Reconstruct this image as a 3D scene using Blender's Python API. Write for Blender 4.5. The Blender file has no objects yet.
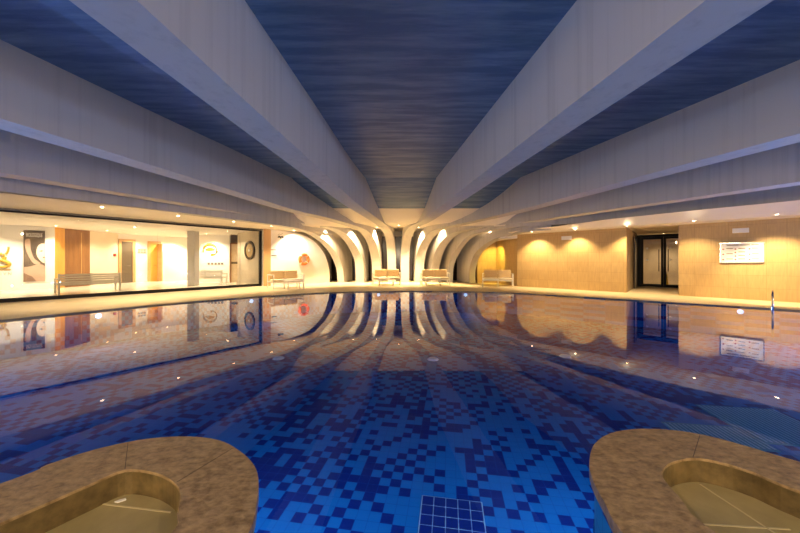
import bpy, bmesh, math, random
from mathutils import Vector, Matrix
from mathutils.geometry import tessellate_polygon
random.seed(7)
PI = math.pi
SC = bpy.context.scene
COL = SC.collection

# ------------------------------------------------------------------ camera
F = 14.0 / 36.0 * 800.0            # focal length in pixels
HZ = 261.0                         # horizon row
CH = 1.25                          # camera height above the water
DK = 0.03                          # pool deck level
cam_d = bpy.data.cameras.new('camera'); cam = bpy.data.objects.new('camera', cam_d); COL.objects.link(cam)
cam_d.sensor_width = 36.0; cam_d.lens = 14.0; cam_d.shift_y = -(266.5 - HZ) / 800.0
cam_d.clip_start = 0.05; cam_d.clip_end = 200
cam.location = (0, 0, CH); cam.rotation_euler = (PI / 2, 0, 0)
SC.camera = cam

def atz(px, py, z):
    d = F * (CH - z) / (py - HZ)
    return Vector(((px - 400.0) / F * d, d, z))
def atd(px, py, d):
    return Vector(((px - 400.0) / F * d, d, CH - (py - HZ) * d / F))

# ------------------------------------------------------------------ materials
def mat(name, col, rough=0.6, metal=0.0, col2=None, scale=(1, 1, 1), detail=5.0, lo=0.35, hi=0.65, bump=0.0, emit=None, estr=0.0, spec=0.5, coords='Object'):
    m = bpy.data.materials.new(name); m.use_nodes = True
    nt = m.node_tree; b = nt.nodes['Principled BSDF']
    b.inputs['Base Color'].default_value = (*col, 1); b.inputs['Roughness'].default_value = rough
    b.inputs['Metallic'].default_value = metal; b.inputs['Specular IOR Level'].default_value = spec
    if col2 is not None or bump:
        tc = nt.nodes.new('ShaderNodeTexCoord'); mp = nt.nodes.new('ShaderNodeMapping')
        mp.inputs['Scale'].default_value = scale
        nt.links.new(tc.outputs[coords], mp.inputs['Vector'])
        nz = nt.nodes.new('ShaderNodeTexNoise'); nz.inputs['Scale'].default_value = 1.0; nz.inputs['Detail'].default_value = detail
        nz.inputs['Roughness'].default_value = 0.6
        nt.links.new(mp.outputs['Vector'], nz.inputs['Vector'])
        if col2 is not None:
            cr = nt.nodes.new('ShaderNodeValToRGB')
            cr.color_ramp.elements[0].position = lo; cr.color_ramp.elements[0].color = (*col, 1)
            cr.color_ramp.elements[1].position = hi; cr.color_ramp.elements[1].color = (*col2, 1)
            nt.links.new(nz.outputs['Fac'], cr.inputs['Fac'])
            nt.links.new(cr.outputs['Color'], b.inputs['Base Color'])
        if bump:
            bp = nt.nodes.new('ShaderNodeBump'); bp.inputs['Strength'].default_value = bump; bp.inputs['Distance'].default_value = 0.02
            nt.links.new(nz.outputs['Fac'], bp.inputs['Height']); nt.links.new(bp.outputs['Normal'], b.inputs['Normal'])
    if emit is not None:
        b.inputs['Emission Color'].default_value = (*emit, 1); b.inputs['Emission Strength'].default_value = estr
    return m

M = {}
M['slab'] = mat('painted_slab', (0.042, 0.108, 0.225), 0.55, col2=(0.165, 0.265, 0.42), scale=(0.8, 6.0, 1.0), lo=0.40, hi=0.76, bump=0.5)
M['beam'] = mat('beam_concrete', (0.41, 0.39, 0.375), 0.65, col2=(0.51, 0.485, 0.465), scale=(7, 7, 0.15), lo=0.25, hi=0.50, bump=0.15)
M['cream'] = mat('cream_soffit', (0.82, 0.76, 0.66), 0.55, col2=(0.86, 0.80, 0.71), scale=(1, 1, 1))
M['white_wall'] = mat('white_wall', (0.84, 0.80, 0.74), 0.6, col2=(0.87, 0.83, 0.78), scale=(1.5, 1.5, 1.5))
M['deck'] = mat('deck_stone', (0.62, 0.50, 0.30), 0.40, col2=(0.72, 0.60, 0.38), scale=(2.0, 2.0, 2.0), lo=0.3, hi=0.7)
M['lobby_floor'] = mat('lobby_floor_stone', (0.66, 0.58, 0.46), 0.18, col2=(0.72, 0.65, 0.53), scale=(1.2, 1.2, 1.2))
M['dark'] = mat('dark_glazing', (0.035, 0.022, 0.014), 0.15)
M['black'] = mat('black_metal', (0.008, 0.007, 0.007), 0.5, spec=0.2)
M['charcoal'] = mat('charcoal_letters', (0.05, 0.045, 0.04), 0.6)
M['wood'] = mat('brown_wood', (0.20, 0.085, 0.028), 0.35, col2=(0.27, 0.125, 0.042), scale=(9, 9, 0.6))
M['orange_wood'] = mat('honey_wood', (0.62, 0.30, 0.05), 0.35, col2=(0.70, 0.36, 0.075), scale=(8, 8, 0.5))
M['oak'] = mat('oak_frame', (0.50, 0.30, 0.12), 0.4, col2=(0.58, 0.36, 0.16), scale=(8, 8, 0.7))
M['brown_leaf'] = mat('grey_brown_leaf', (0.12, 0.09, 0.06), 0.25)
M['beige_wall'] = mat('beige_wall', (0.72, 0.62, 0.47), 0.6, col2=(0.76, 0.66, 0.51), scale=(2, 2, 2))
M['tan_wall'] = mat('tan_stone_wall', (0.52, 0.40, 0.26), 0.5, col2=(0.60, 0.47, 0.31), scale=(3, 3, 1))
M['granite'] = mat('speckled_granite', (0.42, 0.39, 0.35), 0.3, col2=(0.66, 0.62, 0.58), scale=(26, 26, 26), lo=0.38, hi=0.62)
M['gold'] = mat('gold_leaf', (0.52, 0.33, 0.045), 0.4, metal=0.25)
M['grey_letters'] = mat('grey_letters', (0.36, 0.32, 0.26), 0.5)
M['bench'] = mat('grey_bench_slats', (0.70, 0.66, 0.57), 0.45, col2=(0.76, 0.72, 0.63), scale=(6, 6, 6))
M['white_metal'] = mat('white_powder_coat', (0.80, 0.77, 0.70), 0.4)
M['cushion'] = mat('beige_cushion', (0.62, 0.44, 0.23), 0.85, col2=(0.68, 0.49, 0.27), scale=(30, 30, 30))
M['seat_cushion'] = mat('cream_seat_pad', (0.70, 0.60, 0.42), 0.85, col2=(0.74, 0.64, 0.46), scale=(30, 30, 30))
M['steel'] = mat('polished_steel', (0.62, 0.62, 0.62), 0.15, metal=1.0)
M['orange'] = mat('orange_foam', (0.80, 0.17, 0.03), 0.5)
M['rope_white'] = mat('white_band', (0.85, 0.82, 0.78), 0.5)
M['red'] = mat('red_plastic', (0.35, 0.03, 0.02), 0.4)
M['white'] = mat('white_panel', (0.85, 0.83, 0.79), 0.4)
M['grey_print'] = mat('grey_print', (0.22, 0.18, 0.15), 0.6)
M['poster_dark'] = mat('poster_brown', (0.075, 0.052, 0.036), 0.5, col2=(0.16, 0.115, 0.08), scale=(1.5, 1.5, 1.5))
M['poster_skin'] = mat('poster_skin', (0.46, 0.30, 0.22), 0.5, col2=(0.54, 0.37, 0.28), scale=(2, 2, 2))
M['poster_pale'] = mat('poster_pale', (0.72, 0.60, 0.50), 0.5)
M['poster_shadow'] = mat('poster_umber', (0.20, 0.115, 0.075), 0.5, col2=(0.26, 0.16, 0.11), scale=(2, 2, 2))
M['spa_stone'] = mat('brown_travertine', (0.15, 0.095, 0.045), 0.32, col2=(0.46, 0.32, 0.17), scale=(24, 38, 24), detail=14, lo=0.30, hi=0.72, bump=0.25)
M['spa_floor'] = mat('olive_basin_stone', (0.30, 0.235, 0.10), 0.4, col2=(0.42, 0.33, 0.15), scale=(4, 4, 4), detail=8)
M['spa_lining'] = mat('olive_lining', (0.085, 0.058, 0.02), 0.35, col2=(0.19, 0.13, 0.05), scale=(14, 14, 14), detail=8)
M['joint'] = mat('pale_joint', (0.58, 0.48, 0.26), 0.5)
M['lens'] = mat('lamp_lens', (1, 0.9, 0.7), 0.3, emit=(1.0, 0.80, 0.48), estr=40.0)
M['lens_blue'] = mat('pool_lamp_lens', (0.6, 0.8, 1), 0.3, emit=(0.30, 0.55, 1.0), estr=2.5)
M['door_glow'] = mat('lit_room', (0.72, 0.40, 0.07), 0.5)  # warm light from beyond the open door, put into the leaf colour
M['inlet'] = mat('pool_fitting', (0.75, 0.85, 0.9), 0.3)
M['pale_print'] = mat('pale_print', (0.30, 0.25, 0.20), 0.6)
M['bronze'] = mat('dark_bronze', (0.05, 0.035, 0.022), 0.4)
M['mirror_face'] = mat('bronze_mirror_face', (0.45, 0.33, 0.17), 0.35, metal=0.3)

def stone_tile_wall():
    m = bpy.data.materials.new('travertine_tiles'); m.use_nodes = True
    nt = m.node_tree; b = nt.nodes['Principled BSDF']; b.inputs['Roughness'].default_value = 0.45
    tc = nt.nodes.new('ShaderNodeTexCoord'); sep = nt.nodes.new('ShaderNodeSeparateXYZ'); nt.links.new(tc.outputs['Object'], sep.inputs[0])
    sub = nt.nodes.new('ShaderNodeMath'); sub.operation = 'SUBTRACT'; nt.links.new(sep.outputs['X'], sub.inputs[0]); nt.links.new(sep.outputs['Y'], sub.inputs[1])
    mul = nt.nodes.new('ShaderNodeMath'); mul.operation = 'MULTIPLY'; mul.inputs[1].default_value = 0.7071; nt.links.new(sub.outputs[0], mul.inputs[0])
    cmb = nt.nodes.new('ShaderNodeCombineXYZ'); nt.links.new(mul.outputs[0], cmb.inputs['X']); nt.links.new(sep.outputs['Z'], cmb.inputs['Y'])
    br = nt.nodes.new('ShaderNodeTexBrick'); br.offset = 0.0; br.inputs['Scale'].default_value = 1.0
    br.inputs['Color1'].default_value = (0.47, 0.31, 0.125, 1); br.inputs['Color2'].default_value = (0.51, 0.345, 0.145, 1); br.inputs['Mortar'].default_value = (0.41, 0.265, 0.10, 1)
    br.inputs['Brick Width'].default_value = 0.40; br.inputs['Row Height'].default_value = 0.40; br.inputs['Mortar Size'].default_value = 0.006
    nt.links.new(cmb.outputs[0], br.inputs['Vector'])
    mp = nt.nodes.new('ShaderNodeMapping'); mp.inputs['Scale'].default_value = (26, 3, 1); nt.links.new(cmb.outputs[0], mp.inputs['Vector'])
    nz = nt.nodes.new('ShaderNodeTexNoise'); nz.inputs['Scale'].default_value = 1; nz.inputs['Detail'].default_value = 6; nt.links.new(mp.outputs[0], nz.inputs['Vector'])
    mr = nt.nodes.new('ShaderNodeMapRange'); mr.inputs[1].default_value = 0.3; mr.inputs[2].default_value = 0.7; mr.inputs[3].default_value = 0.9; mr.inputs[4].default_value = 1.08
    nt.links.new(nz.outputs['Fac'], mr.inputs[0])
    mx = nt.nodes.new('ShaderNodeMix'); mx.data_type = 'RGBA'; mx.blend_type = 'MULTIPLY'; mx.inputs[0].default_value = 1
    nt.links.new(br.outputs['Color'], mx.inputs[6]); nt.links.new(mr.outputs[0], mx.inputs[7])
    nt.links.new(mx.outputs[2], b.inputs['Base Color'])
    return m
M['travertine'] = stone_tile_wall()

def mnode(nt, op, a=None, b=None):
    n = nt.nodes.new('ShaderNodeMath'); n.operation = op
    for i, v in enumerate((a, b)):
        if v is None: continue
        if isinstance(v, (int, float)): n.inputs[i].default_value = v
        else: nt.links.new(v, n.inputs[i])
    return n.outputs[0]

def pool_tiles(name, floor=True):
    """10 cm mosaic: dark and light blue tiles at random over a loose checker."""
    m = bpy.data.materials.new(name); m.use_nodes = True
    nt = m.node_tree; b = nt.nodes['Principled BSDF']; b.inputs['Roughness'].default_value = 0.8; b.inputs['Specular IOR Level'].default_value = 0.1
    tc = nt.nodes.new('ShaderNodeTexCoord'); mp = nt.nodes.new('ShaderNodeMapping')
    mp.inputs['Rotation'].default_value = (0, 0, math.radians(8.9) if floor else 0); mp.inputs['Location'].default_value = (0.035, 0.02, 0.003)
    nt.links.new(tc.outputs['Object'], mp.inputs['Vector'])
    sep = nt.nodes.new('ShaderNodeSeparateXYZ'); nt.links.new(mp.outputs[0], sep.inputs[0])
    T = 0.1
    u = mnode(nt, 'DIVIDE', sep.outputs['X'], T)
    v = mnode(nt, 'DIVIDE', sep.outputs['Y'], T) if floor else mnode(nt, 'DIVIDE', sep.outputs['Z'], T)
    if not floor: u = mnode(nt, 'ADD', u, mnode(nt, 'DIVIDE', sep.outputs['Y'], T))
    cu = mnode(nt, 'FLOOR', u); cv = mnode(nt, 'FLOOR', v)
    cmb = nt.nodes.new('ShaderNodeCombineXYZ'); nt.links.new(cu, cmb.inputs[0]); nt.links.new(cv, cmb.inputs[1])
    wn = nt.nodes.new('ShaderNodeTexWhiteNoise'); wn.noise_dimensions = '2D'; nt.links.new(cmb.outputs[0], wn.inputs['Vector'])
    chk = mnode(nt, 'FLOORED_MODULO', mnode(nt, 'ADD', cu, cv), 2.0)
    # broad patches where the mosaic is denser
    nz = nt.nodes.new('ShaderNodeTexNoise'); nz.inputs['Scale'].default_value = 0.09; nz.inputs['Detail'].default_value = 2; nt.links.new(cmb.outputs[0], nz.inputs['Vector'])
    dens = nt.nodes.new('ShaderNodeMapRange'); dens.inputs[1].default_value = 0.35; dens.inputs[2].default_value = 0.65; dens.inputs[3].default_value = -0.22; dens.inputs[4].default_value = 0.30
    nt.links.new(nz.outputs['Fac'], dens.inputs[0])
    p = mnode(nt, 'ADD', mnode(nt, 'MULTIPLY_ADD', chk, 0.46), dens.outputs[0])
    p.node.inputs[0].node if False else None
    thr = mnode(nt, 'ADD', p, -0.35)
    dark = mnode(nt, 'LESS_THAN', wn.outputs['Value'], thr)
    fu = mnode(nt, 'FRACT', u); fv = mnode(nt, 'FRACT', v)
    g = mnode(nt, 'MAXIMUM', mnode(nt, 'LESS_THAN', fu, 0.05), mnode(nt, 'LESS_THAN', fv, 0.05))
    wn2 = nt.nodes.new('ShaderNodeTexWhiteNoise'); wn2.noise_dimensions = '3D'; nt.links.new(cmb.outputs[0], wn2.inputs['Vector'])
    c1 = nt.nodes.new('ShaderNodeMix'); c1.data_type = 'RGBA'
    c1.inputs[6].default_value = LIGHT_TILE; c1.inputs[7].default_value = DARK_TILE
    nt.links.new(dark, c1.inputs[0])
    c2 = nt.nodes.new('ShaderNodeMix'); c2.data_type = 'RGBA'; c2.inputs[7].default_value = GROUT
    nt.links.new(c1.outputs[2], c2.inputs[6]); nt.links.new(mnode(nt, 'MULTIPLY', g, 0.55), c2.inputs[0])
    nt.links.new(c2.outputs[2], b.inputs['Base Color'])
    return m
LIGHT_TILE = (0.009, 0.19, 0.58, 1); DARK_TILE = (0.007, 0.026, 0.23, 1); GROUT = (0.009, 0.085, 0.40, 1)
M['pool_floor'] = pool_tiles('pool_floor_mosaic', True)
M['pool_wall'] = pool_tiles('pool_wall_mosaic', False)
M['tile_dark'] = mat('dark_blue_tile', DARK_TILE[:3], 0.35)
M['grout_pale'] = mat('pale_grout', (0.45, 0.62, 0.75), 0.6)
M['grate'] = mat('teal_grate', (0.06, 0.32, 0.42), 0.5)

def water_mat():
    m = bpy.data.materials.new('pool_water'); m.use_nodes = True
    nt = m.node_tree; nt.nodes.remove(nt.nodes['Principled BSDF']); out = nt.nodes['Material Output']
    tr = nt.nodes.new('ShaderNodeBsdfTransparent'); tr.inputs['Color'].default_value = (0.72, 0.88, 0.97, 1)
    gl = nt.nodes.new('ShaderNodeBsdfGlossy'); gl.inputs['Roughness'].default_value = 0.012; gl.inputs['Color'].default_value = (1, 1, 1, 1)
    fr = nt.nodes.new('ShaderNodeFresnel'); fr.inputs['IOR'].default_value = 1.42
    tc = nt.nodes.new('ShaderNodeTexCoord'); mp = nt.nodes.new('ShaderNodeMapping'); mp.inputs['Scale'].default_value = (1.2, 1.6, 1)
    nz = nt.nodes.new('ShaderNodeTexNoise'); nz.inputs['Scale'].default_value = 1.0; nz.inputs['Detail'].default_value = 2
    bp = nt.nodes.new('ShaderNodeBump'); bp.inputs['Strength'].default_value = 0.012; bp.inputs['Distance'].default_value = 0.05
    nt.links.new(tc.outputs['Object'], mp.inputs['Vector']); nt.links.new(mp.outputs[0], nz.inputs['Vector']); nt.links.new(nz.outputs['Fac'], bp.inputs['Height'])
    nt.links.new(bp.outputs[0], gl.inputs['Normal'])
    mx = nt.nodes.new('ShaderNodeMixShader'); nt.links.new(fr.outputs[0], mx.inputs[0]); nt.links.new(tr.outputs[0], mx.inputs[1]); nt.links.new(gl.outputs[0], mx.inputs[2])
    nt.links.new(mx.outputs[0], out.inputs['Surface'])
    return m
M['water'] = water_mat()
def glass_mat(name, tint):
    m = bpy.data.materials.new(name); m.use_nodes = True
    nt = m.node_tree; nt.nodes.remove(nt.nodes['Principled BSDF']); out = nt.nodes['Material Output']
    tr = nt.nodes.new('ShaderNodeBsdfTransparent'); tr.inputs['Color'].default_value = (*tint, 1)
    gl = nt.nodes.new('ShaderNodeBsdfGlossy'); gl.inputs['Roughness'].default_value = 0.0
    fr = nt.nodes.new('ShaderNodeFresnel'); fr.inputs['IOR'].default_value = 1.45
    mx = nt.nodes.new('ShaderNodeMixShader'); nt.links.new(fr.outputs[0], mx.inputs[0]); nt.links.new(tr.outputs[0], mx.inputs[1]); nt.links.new(gl.outputs[0], mx.inputs[2])
    nt.links.new(mx.outputs[0], out.inputs['Surface'])
    return m
M['glass'] = glass_mat('clear_glass', (0.97, 0.98, 0.97))

# ------------------------------------------------------------------ mesh helpers
class MB:
    def __init__(s): s.bm = bmesh.new(); s.mi = 0
    def face(s, pts):
        vs = [s.bm.verts.new(p) for p in pts]
        f = s.bm.faces.new(vs); f.material_index = s.mi; return f
    def mesh(s, verts, faces):
        vs = [s.bm.verts.new(p) for p in verts]
        for f in faces:
            try: s.bm.faces.new([vs[i] for i in f]).material_index = s.mi
            except ValueError: pass
    def box(s, x0, y0, z0, x1, y1, z1, bev=0.0):
        v = [(x0, y0, z0), (x1, y0, z0), (x1, y1, z0), (x0, y1, z0), (x0, y0, z1), (x1, y0, z1), (x1, y1, z1), (x0, y1, z1)]
        f = [(0, 3, 2, 1), (4, 5, 6, 7), (0, 1, 5, 4), (1, 2, 6, 5), (2, 3, 7, 6), (3, 0, 4, 7)]
        if not bev: s.mesh(v, f); return
        t = bmesh.new(); vs = [t.verts.new(p) for p in v]
        for q in f: t.faces.new([vs[i] for i in q])
        bmesh.ops.bevel(t, geom=list(t.edges), offset=bev, segments=2, profile=0.5, affect='EDGES')
        t.verts.index_update()
        s.mesh([w.co.copy() for w in t.verts], [[w.index for w in q.verts] for q in t.faces]); t.free()
    def prism(s, pts, z0, z1):
        n = len(pts)
        v = [(p[0], p[1], z0) for p in pts] + [(p[0], p[1], z1) for p in pts]
        tri = tessellate_polygon([[Vector((p[0], p[1], 0)) for p in pts]])
        f = [tuple(reversed(t)) for t in tri] + [tuple(i + n for i in t) for t in tri]
        f += [(i, (i + 1) % n, (i + 1) % n + n, i + n) for i in range(n)]
        s.mesh(v, f)
    def ring(s, outer, inner, z0, z1):
        """prism of a polygon with a hole"""
        allp = list(outer) + list(inner); n = len(allp); no = len(outer); ni = len(inner)
        tri = tessellate_polygon([[Vector((p[0], p[1], 0)) for p in outer], [Vector((p[0], p[1], 0)) for p in inner]])
        v = [(p[0], p[1], z0) for p in allp] + [(p[0], p[1], z1) for p in allp]
        f = [tuple(reversed(t)) for t in tri] + [tuple(i + n for i in t) for t in tri]
        f += [(i, (i + 1) % no, (i + 1) % no + n, i + n) for i in range(no)]
        f += [(no + (i + 1) % ni, no + i, no + i + n, no + (i + 1) % ni + n) for i in range(ni)]
        s.mesh(v, f)
    def tube(s, pts, r, seg=8, closed=False):
        pts = [Vector(p) for p in pts]; n = len(pts); rings = []
        for i, p in enumerate(pts):
            if closed: t = pts[(i + 1) % n] - pts[i - 1]
            else: t = pts[min(i + 1, n - 1)] - pts[max(i - 1, 0)]
            t.normalize()
            a = Vector((0, 0, 1)) if abs(t.z) < 0.9 else Vector((1, 0, 0))
            u = t.cross(a).normalized(); w = t.cross(u).normalized()
            rr = r[i] if isinstance(r, (list, tuple)) else r
            rings.append([p + (u * math.cos(k * 2 * PI / seg) + w * math.sin(k * 2 * PI / seg)) * rr for k in range(seg)])
        v = [q for R in rings for q in R]; f = []
        for i in range(n if closed else n - 1):
            j = (i + 1) % n
            for k in range(seg): f.append((i * seg + k, i * seg + (k + 1) % seg, j * seg + (k + 1) % seg, j * seg + k))
        if not closed: f += [tuple(reversed(range(seg))), tuple((n - 1) * seg + k for k in range(seg))]
        s.mesh(v, f)
    def disc(s, c, ax, r, h, seg=20, r2=None):
        """solid disc/cone from c along ax"""
        c = Vector(c); ax = Vector(ax).normalized(); r2 = r if r2 is None else r2
        a = Vector((0, 0, 1)) if abs(ax.z) < 0.9 else Vector((1, 0, 0)); u = ax.cross(a).normalized(); w = ax.cross(u)
        v = [c + (u * math.cos(k * 2 * PI / seg) + w * math.sin(k * 2 * PI / seg)) * r for k in range(seg)]
        v += [c + ax * h + (u * math.cos(k * 2 * PI / seg) + w * math.sin(k * 2 * PI / seg)) * r2 for k in range(seg)]
        f = [tuple(reversed(range(seg))), tuple(range(seg, 2 * seg))] + [(k, (k + 1) % seg, (k + 1) % seg + seg, k + seg) for k in range(seg)]
        s.mesh(v, f)
    def annulus(s, c, ax, r0, r1, h, seg=28):
        c = Vector(c); ax = Vector(ax).normalized()
        a = Vector((0, 0, 1)) if abs(ax.z) < 0.9 else Vector((1, 0, 0)); u = ax.cross(a).normalized(); w = ax.cross(u)
        v = []
        for (r, o) in ((r0, 0), (r1, 0), (r1, h), (r0, h)):
            v += [c + ax * o + (u * math.cos(k * 2 * PI / seg) + w * math.sin(k * 2 * PI / seg)) * r for k in range(seg)]
        f = []
        for q in range(4):
            p = (q + 1) % 4
            for k in range(seg): f.append((q * seg + k, q * seg + (k + 1) % seg, p * seg + (k + 1) % seg, p * seg + k))
        s.mesh(v, f)
    def build(s, name, m, parent=None, smooth=False, mw=None):
        bmesh.ops.recalc_face_normals(s.bm, faces=list(s.bm.faces))
        me = bpy.data.meshes.new(name); s.bm.to_mesh(me); s.bm.free()
        for q in (m if isinstance(m, (list, tuple)) else [m]): me.materials.append(q)
        if smooth:
            for p in me.polygons: p.use_smooth = True
        o = bpy.data.objects.new(name, me); COL.objects.link(o)
        if parent is not None: o.parent = parent
        if mw is not None: o.matrix_world = mw
        return o

def tag(o, label, cat, group=None, kind=None):
    o['label'] = label; o['category'] = cat
    if group: o['group'] = group
    if kind: o['kind'] = kind
    return o
def struct(o, label, cat): return tag(o, label, cat, kind='structure')
def thing(name, label, cat, loc=(0, 0, 0), rz=0.0, group=None, mw=None):
    o = bpy.data.objects.new(name, None); COL.objects.link(o); o.empty_display_size = 0.1
    if mw is not None: o.matrix_world = mw
    else: o.location = loc; o.rotation_euler = (0, 0, rz)
    return tag(o, label, cat, group)
def copy_tree(o, parent=None):
    c = o.copy(); COL.objects.link(c)
    if parent is not None: c.parent = parent
    for ch in list(o.children): copy_tree(ch, c)
    return c
def catmull(pts, n=6, closed=False):
    P = [Vector(p) for p in pts]; out = []; m = len(P)
    for i in range(m if closed else m - 1):
        if closed: a, b, c, d = P[i - 1], P[i], P[(i + 1) % m], P[(i + 2) % m]
        else: a, b, c, d = P[max(i - 1, 0)], P[i], P[i + 1], P[min(i + 2, m - 1)]
        for k in range(n):
            t = k / n
            out.append(0.5 * ((2 * b) + (c - a) * t + (2 * a - 5 * b + 4 * c - d) * t * t + (3 * b - a - 3 * c + d) * t ** 3))
    if not closed: out.append(P[-1])
    return out
def wall_panel(mb, p, q, z0, z1, th, side=1, z1b=None):
    """upright slab from plan point p to q; thickness grows to the left of p->q when side=1"""
    p = Vector((p[0], p[1])); q = Vector((q[0], q[1])); t = (q - p).normalized(); n = Vector((-t.y, t.x)) * side * th
    z1b = z1 if z1b is None else z1b
    v = [(p.x, p.y, z0), (q.x, q.y, z0), (q.x + n.x, q.y + n.y, z0), (p.x + n.x, p.y + n.y, z0),
         (p.x, p.y, z1), (q.x, q.y, z1b), (q.x + n.x, q.y + n.y, z1b), (p.x + n.x, p.y + n.y, z1)]
    mb.mesh(v, [(0, 3, 2, 1), (4, 5, 6, 7), (0, 1, 5, 4), (1, 2, 6, 5), (2, 3, 7, 6), (3, 0, 4, 7)])
def wall_frame(p, xdir, off=0.0):
    """matrix: local x along the wall to the viewer's right, y up, z out of the wall towards the viewer"""
    u = Vector((xdir[0], xdir[1], 0)).normalized(); v = Vector((0, 0, 1)); w = u.cross(v)
    m = Matrix((u, v, w)).transposed().to_4x4(); m.translation = Vector(p) + w * off
    return m
def on_wall(px, py, a, b):
    """point on the upright plane through plan points a, b seen at the pixel"""
    k = (px - 400) / F; dx, dy = b[0] - a[0], b[1] - a[1]
    t = (k * a[1] - a[0]) / (dx - k * dy)
    y = a[1] + t * dy
    return Vector((a[0] + t * dx, y, CH - (py - HZ) * y / F))
def text_faces(mb, s, size, M4=None, ex=0.004):
    cu = bpy.data.curves.new('lettering', 'FONT'); cu.body = s; cu.size = size; cu.extrude = ex; cu.align_x = 'CENTER'
    o = bpy.data.objects.new('lettering', cu); COL.objects.link(o)
    dg = bpy.context.evaluated_depsgraph_get(); me = bpy.data.meshes.new_from_object(o.evaluated_get(dg))
    vs = [(M4 @ v.co if M4 else v.co.copy()) for v in me.vertices]
    mb.mesh(vs, [list(p.vertices) for p in me.polygons])
    bpy.data.objects.remove(o); bpy.data.curves.remove(cu); bpy.data.meshes.remove(me)

# ------------------------------------------------------------------ plan of the hall
A0 = Vector((-11.6, 9.02)); A1 = Vector((-6.75, 15.2))          # foot of the glass wall
AD = (A1 - A0).normalized(); AN = Vector((AD.y, -AD.x))         # AN points into the pool hall
AB = A0 - AD * 5.5                                              # the glass goes on out of view
RW0 = Vector((16.5, 4.3)); RWa = Vector((9.83, 10.98)); RWb = Vector((8.72, 11.98)); RWc = Vector((5.66, 15.02)); RWd = Vector((5.35, 17.3)); RWe = Vector((4.3, 17.3))
WW0 = Vector((-6.62, 15.08)); WW1 = Vector((-4.05, 17.8))
BACK = -8.0

pool_pts = [(-13.2, -5.5), (-13.3, -1.8), (-11.2, 1.7), (-8.27, 6.43), (-6.93, 8.55), (-5.85, 9.75), (-4.75, 10.85), (-3.1, 11.95), (-1.3, 12.5), (0.4, 12.65), (2.2, 12.6), (3.9, 12.2), (5.3, 11.35), (6.75, 10.2), (9.96, 7.74), (12.6, 5.4), (13.3, 2.0), (13.2, -5.5), (6, -5.5), (0, -5.5), (-6, -5.5)]
pool = [Vector((p.x, p.y)) for p in catmull([(a, b, 0) for a, b in pool_pts], 4, True)]
FLOOR_Z = -0.80

# deck
mb = MB(); mb.ring([(-21, BACK), (20, BACK), (20, 23), (-21, 23)], pool, -0.05, DK)
struct(mb.build('floor', M['deck']), 'warm beige stone deck around the pool', 'floor')
mb = MB(); mb.prism(pool, FLOOR_Z - 0.05, FLOOR_Z)
struct(mb.build('floor_pool', M['pool_floor']), 'blue mosaic tiled bottom of the swimming pool', 'pool floor')
mb = MB(); n = len(pool)
for i in range(n):
    a, b = pool[i], pool[(i + 1) % n]
    mb.face([(a.x, a.y, FLOOR_Z), (b.x, b.y, FLOOR_Z), (b.x, b.y, DK - 0.001), (a.x, a.y, DK - 0.001)])
struct(mb.build('wall_pool', M['pool_wall']), 'blue mosaic tiled side walls of the swimming pool', 'pool wall')
mb = MB(); tri = tessellate_polygon([[Vector((p.x, p.y, 0)) for p in pool]])
mb.mesh([(p.x, p.y, 0.0) for p in pool], tri)
_w = mb.build('water', M['water'])
if _w.data.polygons[0].normal.z < 0: _w.data.flip_normals()
struct(_w, 'still mirror-like water of the swimming pool', 'water')

# ------------------------------------------------------------------ ceiling slab
ZS = 4.25
mb = MB(); mb.prism([(-21, BACK), (20, BACK), (20, 11.2), (-21, 11.2)], ZS, ZS + .15)
mb.mesh([(-21, 11.2, ZS), (20, 11.2, ZS), (20, 13.65, 3.55), (-21, 13.65, 3.55), (-21, 11.2, ZS + .15), (20, 11.2, ZS + .15), (20, 13.65, 3.7), (-21, 13.65, 3.7)], [(0, 1, 2, 3), (4, 5, 6, 7), (0, 4, 5, 1), (1, 5, 6, 2), (2, 6, 7, 3), (3, 7, 4, 0)])
struct(mb.build('ceiling', M['slab']), 'dark blue board-marked ceiling slab between the concrete beams', 'ceiling')
# stepped fascia and low ceiling over the seating bays at the far end
def zlow(x): return 3.12 if abs(x) < 2.4 else max(2.88, 3.12 - (abs(x) - 2.4) * 0.10)
arc = [(-8.2, 13.7), (-6.4, 13.9), (-4.8, 14.4), (-3.4, 14.9), (-2.2, 15.15), (-0.9, 15.25), (0.9, 15.25), (2.2, 15.15), (3.6, 14.9), (5.3, 14.3), (7.0, 13.8), (8.4, 13.7)]
arc = [tuple(p)[:2] for p in catmull([(a, b, 0) for a, b in arc], 4)]
mb = MB()
for i in range(len(arc) - 1):
    (xa, ya), (xb, yb) = arc[i], arc[i + 1]
    za, zb = zlow(xa), zlow(xb)
    mb.face([(xa, ya, za), (xb, yb, zb), (xb, 13.62, 3.555), (xa, 13.62, 3.555)])
    mb.face([(xa, ya, za), (xb, yb, zb), (xb, 20.2, zb), (xa, 20.2, za)])
struct(mb.build('ceiling_far', M['cream']), 'cream lowered ceiling over the curved ribs', 'ceiling')
mb = MB(); mb.box(-6.5, 19.6, 0, 6.5, 19.8, 2.80)
mb2 = MB(); mb2.box(-6.5, 19.55, 2.80, 6.5, 19.8, 3.2); struct(mb2.build('trim_3', M['cream']), 'cream band above the dark glazing behind the ribs', 'trim')
struct(mb.build('wall_far', M['dark']), 'dark glazing behind the curved ribs', 'wall')

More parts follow.
